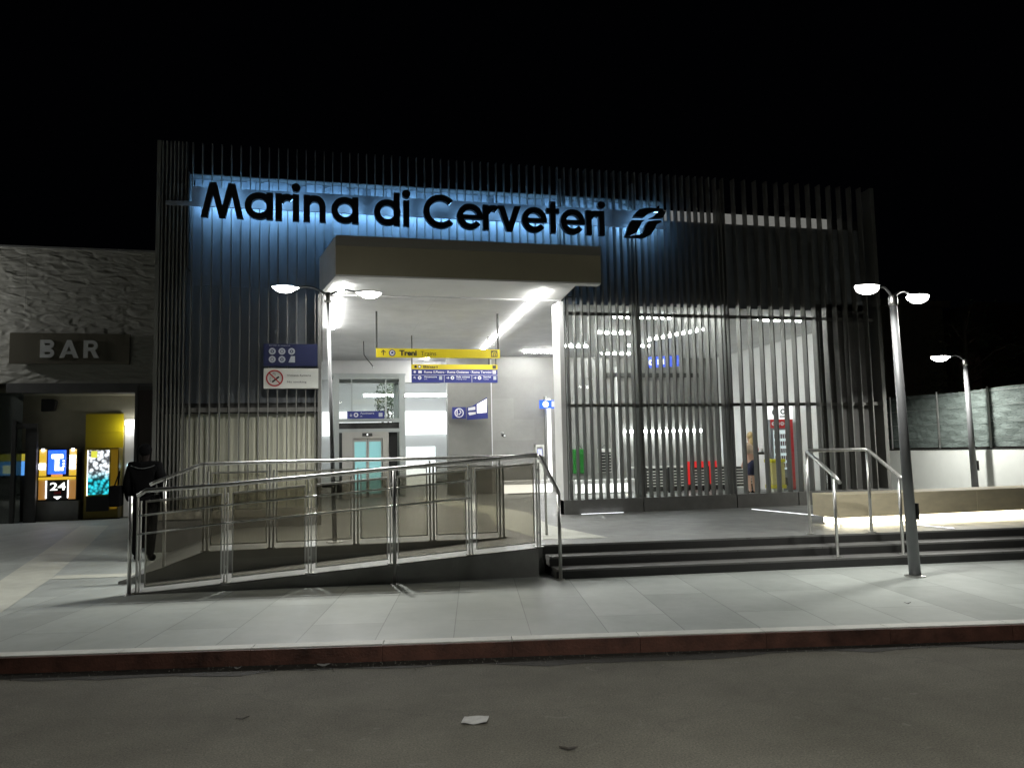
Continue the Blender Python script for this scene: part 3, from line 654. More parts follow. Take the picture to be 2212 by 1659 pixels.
for i, (x, y, z, lb) in enumerate(((5.45, 27.0, 1.55, 'small blue sign on the platform post beyond the passage'), (4.7, 27.3, 1.5, 'small blue sign with a white arrow left of the platform post'))):
    s_ = thing('platform_sign', (x, y, z), lb, 'sign', 'blue signs on the train platform')
    MB().box(x-.17, x+.17, y-.02, y+.02, z, z+.65).build('panel', M['blue'], s_); arrow(x, z+.33, .16, R(-90*i), y-.021, M['whiteprint'], s_)
    MB().box(x-.03, x+.03, y-.02, y+.02, PZ, z-.002).build('post', M['steel'], s_)
cb = thing('loose_cable', (1.1, 19.0, 3.6), 'short dark loose cable hanging from the entrance ceiling left of the signs', 'cable')
MB().tube([(.96, 19.0, 4.19), (.97, 19.0, 3.86), (1.03, 19.0, 3.77), (1.12, 19.0, 3.66), (1.18, 19.0, 3.58)], .012, 6).build('wire', M['dark'], cb, smooth=True)
MB().lathe([(.01, 0), (.022, .01), (.02, .04)], (1.18, 19.0, 3.54), 8).build('plug', M['whiteprint'], cb)
# security cameras
def seccam(x, y, z, lb):
    s_ = thing('security_camera', (x, y, z), lb, 'camera')
    MB().tube([(x, y-.14, z-.02), (x, y+.06, z)], .045, 12).build('body', M['dark'], s_, smooth=True)
    MB().tube([(x, y-.15, z-.021), (x, y-.141, z-.021)], .03, 12).build('lens', M['whiteprint'], s_)
    MB().tube([(x, y+.02, z), (x, y+.05, z+.08), (x, 21.74, z+.08)], .012, 8).build('bracket', M['steel'], s_)
seccam(7.53, 21.5, 3.54, 'small dark security camera high on the hall back wall')
seccam(4.9, 21.4, 1.95, 'small security camera low on the back wall')

# ================================================================ LIFT
lf = thing('lift', (1.3, 21.8, PZ), 'glass lift tower in a pale steel frame with two teal glass doors', 'lift')
grey = mat('pale grey steel frame', (.40, .43, .42), .4, .3)
mb = MB()
LX0, LX1, LY = .30, 2.20, 21.8
for x in (LX0+.06, LX1-.06):
    for yy in (LY, LY+1.7): mb.box(x-.08, x+.08, yy, yy+.12, PZ, 3.66)
for z in (2.14, 2.42, 3.60): mb.box(LX0-.02, LX1+.02, LY+.01, LY+.11, z-.05, z+.05)
for x in (.78, 1.70): mb.box(x-.02, x+.02, LY+.02, LY+.1, 2.47, 3.55)
for z in (2.42, 3.60): mb.box(LX0, LX0+.08, LY+.12, LY+1.7, z-.045, z+.045); mb.box(LX1-.08, LX1, LY+.12, LY+1.7, z-.045, z+.045)
mb.build('frame', grey, lf)
MB().box(LX0-.04, LX1+.04, LY-.02, LY+1.86, 3.651, 3.70).build('roof', grey, lf)
mb = MB(); mb.box(LX0+.14, LX1-.14, LY+.05, LY+.06, 2.47, 3.55); mb.box(LX0+.03, LX0+.04, LY+.13, LY+1.69, PZ, 3.55); mb.box(LX1-.04, LX1-.03, LY+.13, LY+1.69, PZ, 3.55); mb.build('glass', M['glazing'], lf)
MB().box(LX0+.14, LX1-.14, LY+.12, LY+.3, 2.19, 2.36).build('machinery_beam', M['dark'], lf)
ps = mat('lift portal steel', (.42, .41, .38), .4, .3)
mb = MB(); mb.box(.52, .80, LY-.08, LY+.02, PZ, 2.10); mb.box(1.60, 1.76, LY-.08, LY+.02, PZ, 2.10); mb.box(.80, 1.60, LY-.08, LY+.02, 1.93, 2.10); mb.build('door_surround', ps, lf)
for x0, x1 in ((.81, 1.19), (1.20, 1.59)):
    d = MB(); d.box(x0, x0+.035, LY-.02, LY+.02, PZ, 1.93); d.box(x1-.035, x1, LY-.02, LY+.02, PZ, 1.93); d.box(x0+.035, x1-.035, LY-.02, LY+.02, 1.84, 1.929); d.box(x0+.035, x1-.035, LY-.02, LY+.02, PZ, PZ+.1); d = d.build('door', ps, lf)
    MB().box(x0+.036, x1-.036, LY-.005, LY+.005, PZ+.101, 1.839).build('pane', emit('teal lift glass', (.22, .50, .52), .42, (.2,.4,.4)), d)
MB().box(1.05, 1.32, LY-.095, LY-.081, 1.98, 2.07).build('display', M['dark'], lf)
text('0', .05, 1.17, LY-.096, 2.0, emit('lit digit', (1,1,1), 3), lf, name='digit')
MB().box(.38, LX1-.1, LY+1.6, LY+1.66, PZ, 2.3).build('shaft_wall', M['darkwall'], lf)
MB().box(1.80, 2.03, LY+.3, LY+.5, PZ, 2.1).build('guide_rail', M['black'], lf)
arealight('lift_lamp', (1.25, LY+.8, 3.5), .5, 14, (.95,1,1), parent=lf)
# plant seen behind the lift glass
pl = thing('potted_tree', (2.0, 24.6, PZ), 'dark leafy tree seen through the glass right of the lift', 'tree')
MB().tube([(2.0, 24.6, PZ), (2.02, 24.6, 1.6), (1.97, 24.6, 2.9)], .05, 8, .02).build('trunk', M['wood'], pl)
mb = MB()
for i in range(900):
    a = random.uniform(0, 2*PI); b_ = random.gauss(0, .34); r = random.random()**.5*.42*max(.2, math.cos(b_*1.4))
    c = Vector((1.98+r*math.cos(a), 24.6+r*math.sin(a), 3.05+b_*1.1)); u = Vector((random.gauss(0,1), random.gauss(0,1), random.gauss(0,1))).normalized(); v = u.orthogonal().normalized()
    mb.add([c-u*.05, c+v*.02, c+u*.05, c-v*.02], [(0,1,2,3)])
mb.build('crown', M['leaf'], pl)

# ================================================================ HALL FURNITURE
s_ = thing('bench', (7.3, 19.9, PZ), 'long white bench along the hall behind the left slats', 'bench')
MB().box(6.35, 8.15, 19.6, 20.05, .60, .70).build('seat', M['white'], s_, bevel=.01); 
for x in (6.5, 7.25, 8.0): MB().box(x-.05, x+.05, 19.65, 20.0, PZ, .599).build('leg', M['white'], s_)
MB().box(6.4, 8.1, 19.66, 19.69, PZ+.04, .595).build('glow_skirt', emit('white added glow', (1,1,.97), 1.6), s_)  # emission added to whiten the bench front
s_ = thing('bench', (5.4, 20.9, PZ), 'low white bench with an added glow before the back wall, seen through the ramp glass', 'bench')
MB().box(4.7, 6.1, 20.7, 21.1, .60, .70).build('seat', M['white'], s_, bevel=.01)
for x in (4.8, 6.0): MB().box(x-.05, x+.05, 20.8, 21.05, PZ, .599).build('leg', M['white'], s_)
MB().box(4.72, 6.08, 20.74, 20.77, PZ+.04, .595).build('glow_skirt', emit('white added glow', (1,1,.97), 1.4), s_)  # added emission for the bright patch before the back wall
s_ = thing('bench', (9.0, 19.9, PZ), 'short white bench end right of the dark racks', 'bench')
MB().box(8.55, 8.85, 20.3, 20.6, .55, .65).build('seat', M['white'], s_); MB().box(8.6, 8.8, 20.35, 20.55, PZ, .549).build('leg', M['white'], s_)
for x, m_, lb, nm in ((7.2, 'green', 'green slatted leaflet rack hanging on the hall wall', 0), (7.95, 'signwhite', 'white slatted leaflet rack hanging on the hall wall', 1)):
    s_ = thing('leaflet_rack', (x, 21.6, .78), lb, 'rack')
    MB().box(x-.2, x+.2, 21.62, 21.72, .82, 1.52).build('back', M[m_], s_, bevel=.02)
    mb = MB()
    for k in range(7): mb.box(x-.17, x+.17, 21.58, 21.615, .86+k*.085, .905+k*.085)
    mb.build('slats', M[m_] if not nm else M['black'], s_)
    MB().tube([(x-.08, 21.65, 1.52), (x, 21.65, 1.62), (x+.08, 21.65, 1.52)], .012, 6).build('hook', M['dark'], s_)
for k in range(5):
    x = 8.15+k*.64
    lb = ['black slatted chair at the left end of the hall row', 'second black slatted chair in the hall row', 'black slatted chair in front of the red banner', 'black slatted chair right of the red banner', 'black slatted chair at the right end of the hall row'][k]
    s_ = thing('slatted_chair', (x+.27, 19.4, PZ), lb, 'chair', 'black slatted chairs in the hall')
    mb = MB()
    for i in range(6): mb.box(x+.04, x+.50, 19.18, 19.2, .50+i*.075, .528+i*.075)
    mb.build('slats', M['signwhite'], s_)
    MB().box(x+.04, x+.50, 19.2, 19.55, .44, .49).build('seat', M['black'], s_)
    for sx in (x+.02, x+.52):
        for yy in (19.2, 19.53): MB().box(sx-.02, sx+.02, yy-.02, yy+.02, PZ, 1.0 if yy < 19.4 else .5).build('leg', M['black'], s_)
    MB().box(x+.06, x+.48, 19.21, 19.23, .49, .96).build('backrest', M['black'], s_)
s_ = thing('counter', (9.4, 20.1, PZ), 'long counter with a pale top behind the black chairs', 'counter')
MB().box(8.3, 11.2, 20.0, 20.5, .95, 1.0).build('top', M['signwhite'], s_); MB().box(8.35, 11.15, 20.05, 20.45, PZ, .949).build('base', M['dark'], s_)
s_ = thing('red_banner', (10.0, 19.8, PZ), 'red advertising panel standing behind the black chairs', 'banner')
MB().box(9.6, 10.5, 19.75, 19.8, .5, 1.12).build('panel', emit('lit red panel', (.9,.03,.03), .35, (.6,.02,.02)), s_)
for x in (9.65, 10.45): MB().box(x-.02, x+.02, 19.8, 19.84, PZ, 1.1).build('leg', M['dark'], s_)
s_ = thing('vending_machine', (11.15, 17.8, PZ), 'tall red vending machine with white top panel seen through the right slats', 'vending machine')
MB().box(10.86, 11.5, 17.6, 17.85, PZ+.05, 2.15).build('body', M['panel'], s_, bevel=.02)
MB().box(10.87, 11.49, 17.592, 17.5995, 1.93, 2.145).build('red_band', M['red'], s_)
MB().box(11.40, 11.49, 17.592, 17.5995, .4, 1.925).build('red_strip', M['red'], s_)
MB().box(10.86, 11.5, 17.58, 17.7, 2.152, 2.48).build('top_panel', emit('lit white panel', (1,1,1), .8), s_)
mb = MB(); mb.arc(11.0, 2.32, .05, .085, R(40), R(400), 17.572, 17.579, 18); mb.box(11.12, 11.3, 17.572, 17.579, 2.2, 2.23); mb.arc(11.22, 2.34, .04, .07, 0, 2*PI, 17.571, 17.579, 18); mb.build('emblem', M['black'], s_)
mb = MB()
for x in (10.95, 11.07, 11.19, 11.31): mb.arc(x, 2.04, .018, .05, 0, 2*PI, 17.584, 17.5915, 14)
mb.build('emblem', M['whiteprint'], s_)
MB().box(10.93, 11.3, 17.588, 17.598, .9, 1.88).build('window', emit('lit shelves', (.55,.7,.75), .5), s_)
mb = MB(); 
for r_ in range(5):
    for c_ in range(6): mb.box(10.95+c_*.058, 10.985+c_*.058, 17.575, 17.587, .95+r_*.18, 1.06+r_*.18)
mb.build('products', mat('drink cans', (.12,.05,.06), .4, var=.8, scale=14), s_)
MB().box(10.93, 11.3, 17.585, 17.599, .5, .7).build('dispensing_slot', M['black'], s_)
s_ = thing('waste_bin', (10.78, 17.3, PZ), 'cream waste bin with yellow rim and foot by the vending machine', 'bin')
MB().box(10.60, 10.96, 17.2, 17.5, .55, 1.08).build('body', mat('cream plastic', (.5, .44, .16), .5), s_, bevel=.02); MB().box(10.58, 10.98, 17.18, 17.52, 1.082, 1.17).build('rim', M['lime'], s_, bevel=.02); MB().box(10.59, 10.97, 17.19, 17.51, .46, .549).build('base', M['lime'], s_)
MB().box(10.64, 10.92, 17.24, 17.46, PZ, .459).build('stand', M['signwhite'], s_)
s_ = thing('snack_table', (10.75, 17.95, PZ), 'small dark high table between the woman and the vending machine', 'table')
MB().box(10.45, 10.84, 17.7, 18.1, 1.28, 1.34).build('top', M['dark'], s_); MB().tube([(10.65, 17.9, PZ), (10.65, 17.9, 1.28)], .03, 8).build('leg', M['dark'], s_); MB().lathe([(.16, 0), (.15, .02)], (10.65, 17.9, PZ)).build('foot', M['dark'], s_)
s_ = thing('red_bag', (10.6, 17.85, 1.34), 'small red bag on the dark high table', 'bag'); mb = MB(); mb.lathe([(.07, 0), (.09, .05), (.08, .12), (.03, .17)], (10.56, 17.85, 1.341), 12); mb.build('pouch', M['red'], s_, smooth=True)
s_ = thing('bottle', (10.76, 17.85, 1.34), 'clear drink bottle with a pink label on the dark high table', 'bottle'); MB().lathe([(.03, 0), (.032, .12), (.012, .17), (.012, .2)], (10.76, 17.85, 1.341), 12).build('body', M['whiteprint'], s_, smooth=True)

# ================================================================ PEOPLE
def skin_mesh(name, joints, edges, m, parent, sub=2):
    me = bpy.data.meshes.new('s'); o0 = world_loc(parent)
    me.from_pydata([tuple(Vector(j[0])) for j in joints], edges, [])
    o = bpy.data.objects.new('tmp', me); C.objects.link(o)
    o.modifiers.new('k', 'SKIN')
    for i, j in enumerate(joints):
        v = me.skin_vertices[0].data[i]; r = j[1]; v.radius = (r, r) if not isinstance(r, tuple) else r; v.use_root = (i == 0)
    sb = o.modifiers.new('s', 'SUBSURF'); sb.levels = sub; sb.render_levels = sub
    dg = bpy.context.evaluated_depsgraph_get(); dg.update()
    m2 = bpy.data.meshes.new_from_object(o.evaluated_get(dg)); bpy.data.objects.remove(o)
    m2.materials.clear(); m2.materials.append(m); m2.name = name
    for p in m2.polygons: p.use_smooth = True
    r = bpy.data.objects.new(name, m2); C.objects.link(r); r.parent = parent
    return r
def person(loc, rot, h, label, sm, parts):
    t = thing('person', (0, 0, 0), label, 'person')
    s = h
    J = {'pelvis': (0,0,.52), 'waist': (0,.0,.60), 'chest': (0,0,.72), 'neck': (0,.0,.835), 'jaw': (0,-.008,.872), 'head': (0,-.005,.925), 'crown': (0,0,.965)}
    for sd, k in ((-1, 'l'), (1, 'r')):
        J.update({'sh'+k: (sd*.10, 0, .80), 'el'+k: (sd*.135, .02, .63), 'wr'+k: (sd*.13, -.05, .50), 'ha'+k: (sd*.128, -.065, .455),
                  'hip'+k: (sd*.05, 0, .50), 'kn'+k: (sd*.055, -.01, .28), 'an'+k: (sd*.055, .01, .045), 'to'+k: (sd*.062, -.07, .02)})
    J.update(parts.get('pose', {}))
    rad = {'pelvis': (.075,.058), 'waist': (.062,.048), 'chest': (.082,.055), 'neck': .028, 'jaw': .036, 'head': (.043,.052), 'crown': .034, 'sh': .035, 'el': .024, 'wr': .016, 'ha': .02, 'hip': .056, 'kn': .034, 'an': .022, 'to': .018}
    names = list(J); idx = {n: i for i, n in enumerate(names)}
    g = lambda n: rad.get(n, rad.get(n[:-1]))
    sc_ = lambda r: tuple(a*s for a in r) if isinstance(r, tuple) else r*s
    P = [(tuple(c*s for c in J[n]), sc_(g(n))) for n in names]
    E = [('pelvis','waist'), ('waist','chest'), ('chest','neck'), ('neck','jaw'), ('jaw','head'), ('head','crown')]
    for k in 'lr': E += [('chest','sh'+k), ('sh'+k,'el'+k), ('el'+k,'wr'+k), ('wr'+k,'ha'+k), ('pelvis','hip'+k), ('hip'+k,'kn'+k), ('kn'+k,'an'+k), ('an'+k,'to'+k)]
    # fingers and thumb grow from each palm
    for k, sd in (('l', -1), ('r', 1)):
        hx, hy, hz = J['ha'+k]
        for fi, (dy, dl) in enumerate(((-.014, .024), (-.005, .030), (.004, .028), (.012, .021))):
            a = 'f%d%s' % (fi, k); names.append(a); idx[a] = len(P); P.append(((hx*s, (hy+dy)*s, (hz-.018)*s), .0058*s)); E.append(('ha'+k, a))
            b_ = 'g%d%s' % (fi, k); names.append(b_); idx[b_] = len(P); P.append((((hx-sd*.006)*s, (hy+dy-.004)*s, (hz-.018-dl)*s), .005*s)); E.append((a, b_))
        a = 't'+k; names.append(a); idx[a] = len(P); P.append(((hx*s, (hy-.028)*s, (hz-.006)*s), .006*s)); E.append(('ha'+k, a))
    skin_mesh('body', P, [(idx[a], idx[b_]) for a, b_ in E], sm, t)
    hz = J['head']
    # face: nose, ears
    mb = MB(); mb.lathe([(.001, -.012*s), (.009*s, -.008*s), (.006*s, .008*s), (.001, .014*s)], (hz[0]*s, (hz[1]-.053)*s, (hz[2]-.01)*s), 8)
    for sd in (-1, 1): mb.lathe([(.002*s, -.014*s), (.008*s, -.004*s), (.009*s, .008*s), (.002*s, .014*s)], ((hz[0]+sd*.045)*s, hz[1]*s, (hz[2]-.008)*s), 8)
    mb.build('face_detail', sm, t, smooth=True)
    mb = MB()
    for sd in (-1, 1): mb.lathe([(.001, -.005*s), (.006*s, 0), (.001, .005*s)], ((hz[0]+sd*.018)*s, (hz[1]-.05)*s, (hz[2]+.004)*s), 8)
    mb.build('eye', M['black'], t)
    def seg(name, keys, extra, m):
        ks = list(keys); P2 = [(tuple(c*s for c in J[k]), tuple(a*s+extra for a in g(k)) if isinstance(g(k), tuple) else g(k)*s+extra) for k in ks]
        E2 = [(ks.index(a), ks.index(b_)) for a, b_ in E if a in ks and b_ in ks]
        return skin_mesh(name, P2, E2, m, t)
    for nm, keys, ex, m_ in parts['clothes']: seg(nm, keys, ex, m_)
    # hair
    mb = MB()
    for (a, b_, c_, r_) in parts['hair']:
        n1, n2 = 10, 16
        for i in range(n1):
            for j in range(n2):
                pass
        pr = [(max(.001, r_*math.sin(PI*i/n1)), -r_*c_*math.cos(PI*i/n1)) for i in range(n1+1)]
        mb.lathe([(q*s, z_*s) for q, z_ in pr], (0, a*s, b_*s), n2)
    mb.build('hair', parts['hairmat'], t, smooth=True)
    t.location = loc; t.rotation_euler = (0, 0, rot)
    return t
person((10.22, 17.5, PZ), R(200), 1.52, 'woman with long blonde hair, cream top and navy shorts seen from behind through the slats', M['skin'],
       dict(clothes=[('shirt', ['chest', 'waist', 'neck', 'shl', 'shr', 'ell', 'elr'], .016, M['cream']), ('shorts', ['pelvis', 'waist', 'hipl', 'hipr', 'knl', 'knr'], .028, M['navy']), ('shoe', ['anl', 'tol'], .014, M['blackcloth']), ('shoe', ['anr', 'tor'], .014, M['blackcloth'])],
            hair=[(.012, .935, 1.15, .056), (.04, .84, 2.0, .042)], hairmat=M['hair'],
            pose={'knl': (-.055,-.01,.28), 'wrl': (-.07,-.13,.66), 'hal': (-.06,-.16,.67), 'ell': (-.14,-.01,.64)}))
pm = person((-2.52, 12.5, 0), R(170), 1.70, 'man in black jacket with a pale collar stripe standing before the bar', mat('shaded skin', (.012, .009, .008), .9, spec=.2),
       dict(clothes=[('jacket', ['chest', 'waist', 'pelvis', 'neck', 'shl', 'shr', 'ell', 'elr', 'wrl', 'wrr'], .035, M['blackcloth']), ('trousers', ['pelvis', 'hipl', 'hipr', 'knl', 'knr', 'anl', 'anr'], .03, M['blackcloth']), ('shoe', ['anl', 'tol'], .02, M['blackcloth']), ('shoe', ['anr', 'tor'], .02, M['blackcloth'])],
            hair=[(.006, .945, 1.0, .056)], hairmat=M['blackcloth'],
            pose={'shl': (-.115,0,.80), 'shr': (.115,0,.80), 'wrl': (-.17,-.02,.50), 'hal': (-.175,-.03,.455), 'ell': (-.16,.02,.64)}))
mb = MB(); pts = [(-.17+.34*i/16, .075+.03*math.sin(PI*i/16), 1.375-.045*math.sin(PI*i/16)) for i in range(17)]; mb.tube(pts, .007, 6)
o = mb.build('collar_stripe', M['greycloth'], None); o.location = (0,0,0); o.data.transform(Matrix.Translation(Vector((0, .09, 1.33)))); o.parent = pm
bagt = thing('shoulder_bag', (-2.92, 12.5, .95), 'small black bag held at the left side of the man in black', 'bag')
MB().box(-2.98, -2.82, 12.38, 12.62, .80, 1.10).build('pouch', M['blackcloth'], bagt, bevel=.03); MB().tube([(-2.9, 12.4, 1.10), (-2.86, 12.5, 1.3), (-2.9, 12.6, 1.10)], .01, 6).build('strap', M['blackcloth'], bagt)

# ================================================================ RAILINGS
def rail_z(x): return rz(x)
fr = thing('ramp_railing', (.3, 9.5, 0), 'long steel railing with smoked glass panels climbing along the front of the ramp', 'railing')
px_ = [-1.97, -1.05, -.14, .78, 1.69, 2.50]
RYO = .07
def fy(x): return ry(x)+RYO
hand = [(-1.99, fy(-2)-.02, 1.06), (-1.90, fy(-1.9)-.02, 1.12)] + [(x, fy(x)-.02, rail_z(x)+1.09) for x in px_[1:]]
MB().tube(hand, .024, 14).build('handrail', M['steel'], fr, smooth=True)
for x in px_:
    z = rail_z(x); y = fy(x)
    mb = MB(); mb.box(x-.022, x-.010, y-.03, y+.03, z, z+1.06); mb.box(x+.010, x+.022, y-.03, y+.03, z, z+1.0); mb.box(x-.010, x+.010, y-.012, y+.012, z+.9, z+.93); mb.box(x-.010, x+.010, y-.012, y+.012, z+.16, z+.19)
    p = mb.build('post', M['steel'], fr)
    MB().box(x-.05, x+.05, y-.05, y+.05, z, z+.012).build('foot_plate', M['steel'], p)
for i in range(5):
    a, b_ = px_[i]+.065, px_[i+1]-.045
    ya, yb = fy(a), fy(b_); za, zb = rail_z(a), rail_z(b_)
    def para(x0, x1, h0, h1, dy0=-.006, dy1=.006, mb=None):
        mb = mb or MB(); f = lambda x: za+(zb-za)*(x-a)/(b_-a); q = lambda x: fy(x)
        vs = [(x0, q(x0)+dy0, f(x0)+h0), (x1, q(x1)+dy0, f(x1)+h0), (x1, q(x1)+dy0, f(x1)+h1), (x0, q(x0)+dy0, f(x0)+h1)]
        vs += [(x, y-dy0+dy1, z) for x, y, z in vs]
        return mb.add(vs, [(0,1,2,3), (7,6,5,4), (0,4,5,1), (1,5,6,2), (2,6,7,3), (3,7,4,0)])
    para(a+.012, b_-.012, .07, .975, -.005, .005).build('glass_panel', M['tinted'], fr)
    mb = MB(); para(a, b_, .976, 1.0, -.014, .014, mb); para(a, b_, .055, .069, -.014, .014, mb); para(a, a+.011, .07, .975, -.012, .012, mb); para(b_-.011, b_, .07, .975, -.012, .012, mb)
    mb.build('panel_frame', M['steel'], fr)
for h in (.865, .665):
    MB().tube([(px_[0]+.0, fy(px_[0])-.045, h-.02)] + [(x, fy(x)-.045, rail_z(x)+h) for x in px_[1:-1]] , .012, 10).build('rod', M['steel'], fr, smooth=True)
# end post and mid post that stand on the pavement
for x, y in ((-2.045, ry(-2.0)+.0), (.80, ry(.8)-.07)):
    p = MB().tube([(x, y, 0), (x, y, 1.06 if x < 0 else rail_z(x)+1.07)], .021, 12).build('post', M['steel'], fr, smooth=True)
    MB().lathe([(.055, 0), (.05, .012)], (x, y, 0)).build('foot_plate', M['steel'], p)
MB().tube([(2.50, fy(2.5)-.02, rail_z(2.5)+1.09), (2.52, fy(2.5)-.05, 1.405), (2.63, 8.74, 1.0), (2.635, 8.72, .97)], .022, 12).build('handrail', M['steel'], fr, smooth=True)
p = MB().tube([(2.635, 8.73, .0), (2.635, 8.73, .98)], .021, 12).build('post', M['steel'], fr, smooth=True); MB().lathe([(.055, 0), (.05, .012)], (2.635, 8.73, 0)).build('foot_plate', M['steel'], p)

br = thing('platform_railing', (.5, 10.45, PZ), 'level steel railing with glass panels along the back of the ramp', 'railing')
bx = [-1.40, -.62, .42, 1.40, 2.34]
BY = 10.42
MB().tube([(-2.04, BY, 1.155), (-1.98, BY, 1.185), (-1.45, BY, 1.39)] + [(x, BY, 1.40) for x in bx[1:]] + [(2.6, BY, 1.40), (2.9, BY, 1.40)], .022, 12).build('handrail', M['steel'], br, smooth=True)
for x in bx:
    mb = MB(); mb.box(x-.035, x-.012, BY-.025, BY+.025, PZ, 1.37); mb.box(x+.012, x+.035, BY-.025, BY+.025, PZ, 1.30); p = mb.build('post', M['steel'], br); MB().box(x-.05, x+.05, BY-.05, BY+.05, PZ, PZ+.012).build('foot_plate', M['steel'], p)
for a, b_ in zip(bx[:-1], bx[1:]):
    MB().box(a+.07, b_-.07, BY-.005, BY+.005, PZ+.08, 1.27).build('glass_panel', M['cleartint'], br)
    mb = MB(); mb.box(a+.055, b_-.055, BY-.013, BY+.013, 1.271, 1.292); mb.box(a+.055, a+.069, BY-.012, BY+.012, PZ+.08, 1.27); mb.box(b_-.069, b_-.055, BY-.012, BY+.012, PZ+.08, 1.27); mb.box(a+.055, b_-.055, BY-.013, BY+.013, PZ+.065, PZ+.079); mb.build('panel_frame', M['steel'], br)
p = MB().tube([(-1.87, BY, 0.0), (-1.87, BY, 1.22)], .02, 10).build('post', M['steel'], br, smooth=True); MB().lathe([(.05, 0), (.05, .012)], (-1.87, BY, 0.0)).build('foot_plate', M['steel'], p)
MB().tube([(2.9, BY, 1.40), (2.96, BY-.0, 1.36), (2.96, BY, PZ)], .02, 10).build('post', M['steel'], br, smooth=True)

sr = thing('stair_handrail', (6.5, 8.8, 0), 'pair of bare steel handrails joined over the steps left of the stone bench', 'railing')
A, B = (6.09, 9.06), (6.93, 8.97)
MB().tube([(A[0], A[1]-.66, 1.005), (A[0]+.01, A[1]-.55, 1.08), (A[0], A[1]-.03, 1.385), (A[0]+.03, A[1], 1.40), (B[0]-.04, B[1], 1.40), (B[0], B[1]-.03, 1.385), (B[0]-.02, B[1]-.60, 1.06), (B[0]-.02, B[1]-.70, 1.01)], .023, 14).build('handrail', M['steel'], sr, smooth=True)
for x, y, z0, z1 in ((A[0], A[1], PZ, 1.39), (B[0], B[1], PZ, 1.39), (A[0]-.01, A[1]-.55, .11, 1.05), (B[0]-.02, B[1]-.58, .11, 1.05)):
    p = MB().tube([(x, y, z0), (x, y, z1)], .019, 12).build('post', M['steel'], sr, smooth=True); MB().lathe([(.05, 0), (.05, .014)], (x, y, z0)).build('foot_plate', M['steel'], p)

# ================================================================ STONE BENCH AND FLOOR LIGHTS
bn = thing('stone_bench', (9, 9.9, PZ), 'long pale stone bench with warm light under its edge, right of the handrails', 'bench')
for i, (a, b_) in enumerate(((6.97, 8.05), (8.054, 9.3), (9.304, 10.6), (10.604, 11.9))):
    MB().prism([(a, 9.70), (b_, 9.70), (b_, 10.28), (a, 10.28)], .455, .775, 'z').build('block', M['bench'], bn, bevel=.006)
MB().box(7.10, 11.8, 9.83, 10.2, PZ, .452).build('base', M['white'], bn)
MB().box(7.12, 10.25, 9.80, 9.825, .36, .43).build('light_strip', M['led'], bn)
MB().box(7.075, 7.095, 9.85, 10.18, .36, .43).build('light_strip', M['led'], bn)
for pts, lb in ((((7.63, 13.1), (7.93, 10.4)), 'long white light line set in the floor behind the stone bench'), (((8.02, 9.6), (8.13, 8.9)), 'short white light line set in the floor before the stone bench'), (((4.5, 13.53), (5.3, 13.53)), 'faint pale light line at the foot of the slat screen')):
    (x0, y0), (x1, y1) = pts; t = thing('floor_light', ((x0+x1)/2, (y0+y1)/2, PZ), lb, 'floor light', 'light lines set in the platform floor')
    d = Vector((x1-x0, y1-y0, 0)).normalized(); n_ = Vector((-d.y, d.x, 0))*.012
    for nm, k, z0, z1, mm in (('trim', 1.8, .002, .006, M['steel']), ('diffuser', 1, .0065, .010, M['ledwhite'])):
        q = [(x0-n_.x*k, y0-n_.y*k), (x1-n_.x*k, y1-n_.y*k), (x1+n_.x*k, y1+n_.y*k), (x0+n_.x*k, y0+n_.y*k)]
        MB().prism(q, PZ+z0, PZ+z1, 'z').build(nm, mm, t)

# ================================================================ STREET LAMPS
def lamp_head(t, c, d, power, s=1.0, spread=None):
    """leaf-shaped LED head: c = neck end, d = unit direction outwards"""
    d = Vector(d).normalized(); n_ = Vector((-d.y, d.x, 0)).normalized(); c = Vector(c)
    L, W = .42*s, .115*s; prof = [(0, .12), (.12, .35), (.3, .85), (.5, 1), (.7, .92), (.88, .55), (1, .08)]
    top = []; bot = []
    vs = []; fs = []
    for u, w_ in prof:
        p = c+d*(u*L); tz = .035*s*(math.sin(PI*min(1, u*.9+.1)))
        vs += [p+n_*(W*w_*.9), p+Vector((0, 0, tz)), p-n_*(W*w_*.9), p+n_*(W*w_*.88)+Vector((0,0,-.010)), p-n_*(W*w_*.88)+Vector((0,0,-.010))]
    for i in range(len(prof)-1):
        a = 5*i; b_ = a+5
        fs += [(a, b_, b_+1, a+1), (a+1, b_+1, b_+2, a+2), (a+2, b_+2, b_+4, a+4), (a+4, b_+4, b_+3, a+3), (a+3, b_+3, b_, a)]
    mb = MB(); mb.add(vs, fs); hd = mb.build('lamp_head', M['steel'], t, smooth=False)
    # bowl-shaped lens under the head
    mb = MB(); vs = []; fs = []; K = 6
    pr2 = [(p_[0]*.92+.05, p_[1]*1.05) for p_ in prof]
    for u, w_ in pr2:
        for k in range(K+1):
            a = PI*k/K; p = c+d*(u*L)+n_*(W*w_*math.cos(a))+Vector((0, 0, -.011-.085*s*w_*math.sin(a))); vs.append(p)
    for i in range(len(pr2)-1):
        for k in range(K): a = i*(K+1)+k; fs.append((a, a+1, a+K+2, a+K+1))
    mb.add(vs, fs); mb.build('lens', M['lamp'], hd, smooth=True)
    if power: arealight('lamp_light', c+d*(L*.5)+Vector((0,0,-.03-.085*s)), .10, power, (1, .985, .93), parent=t, spread=spread)
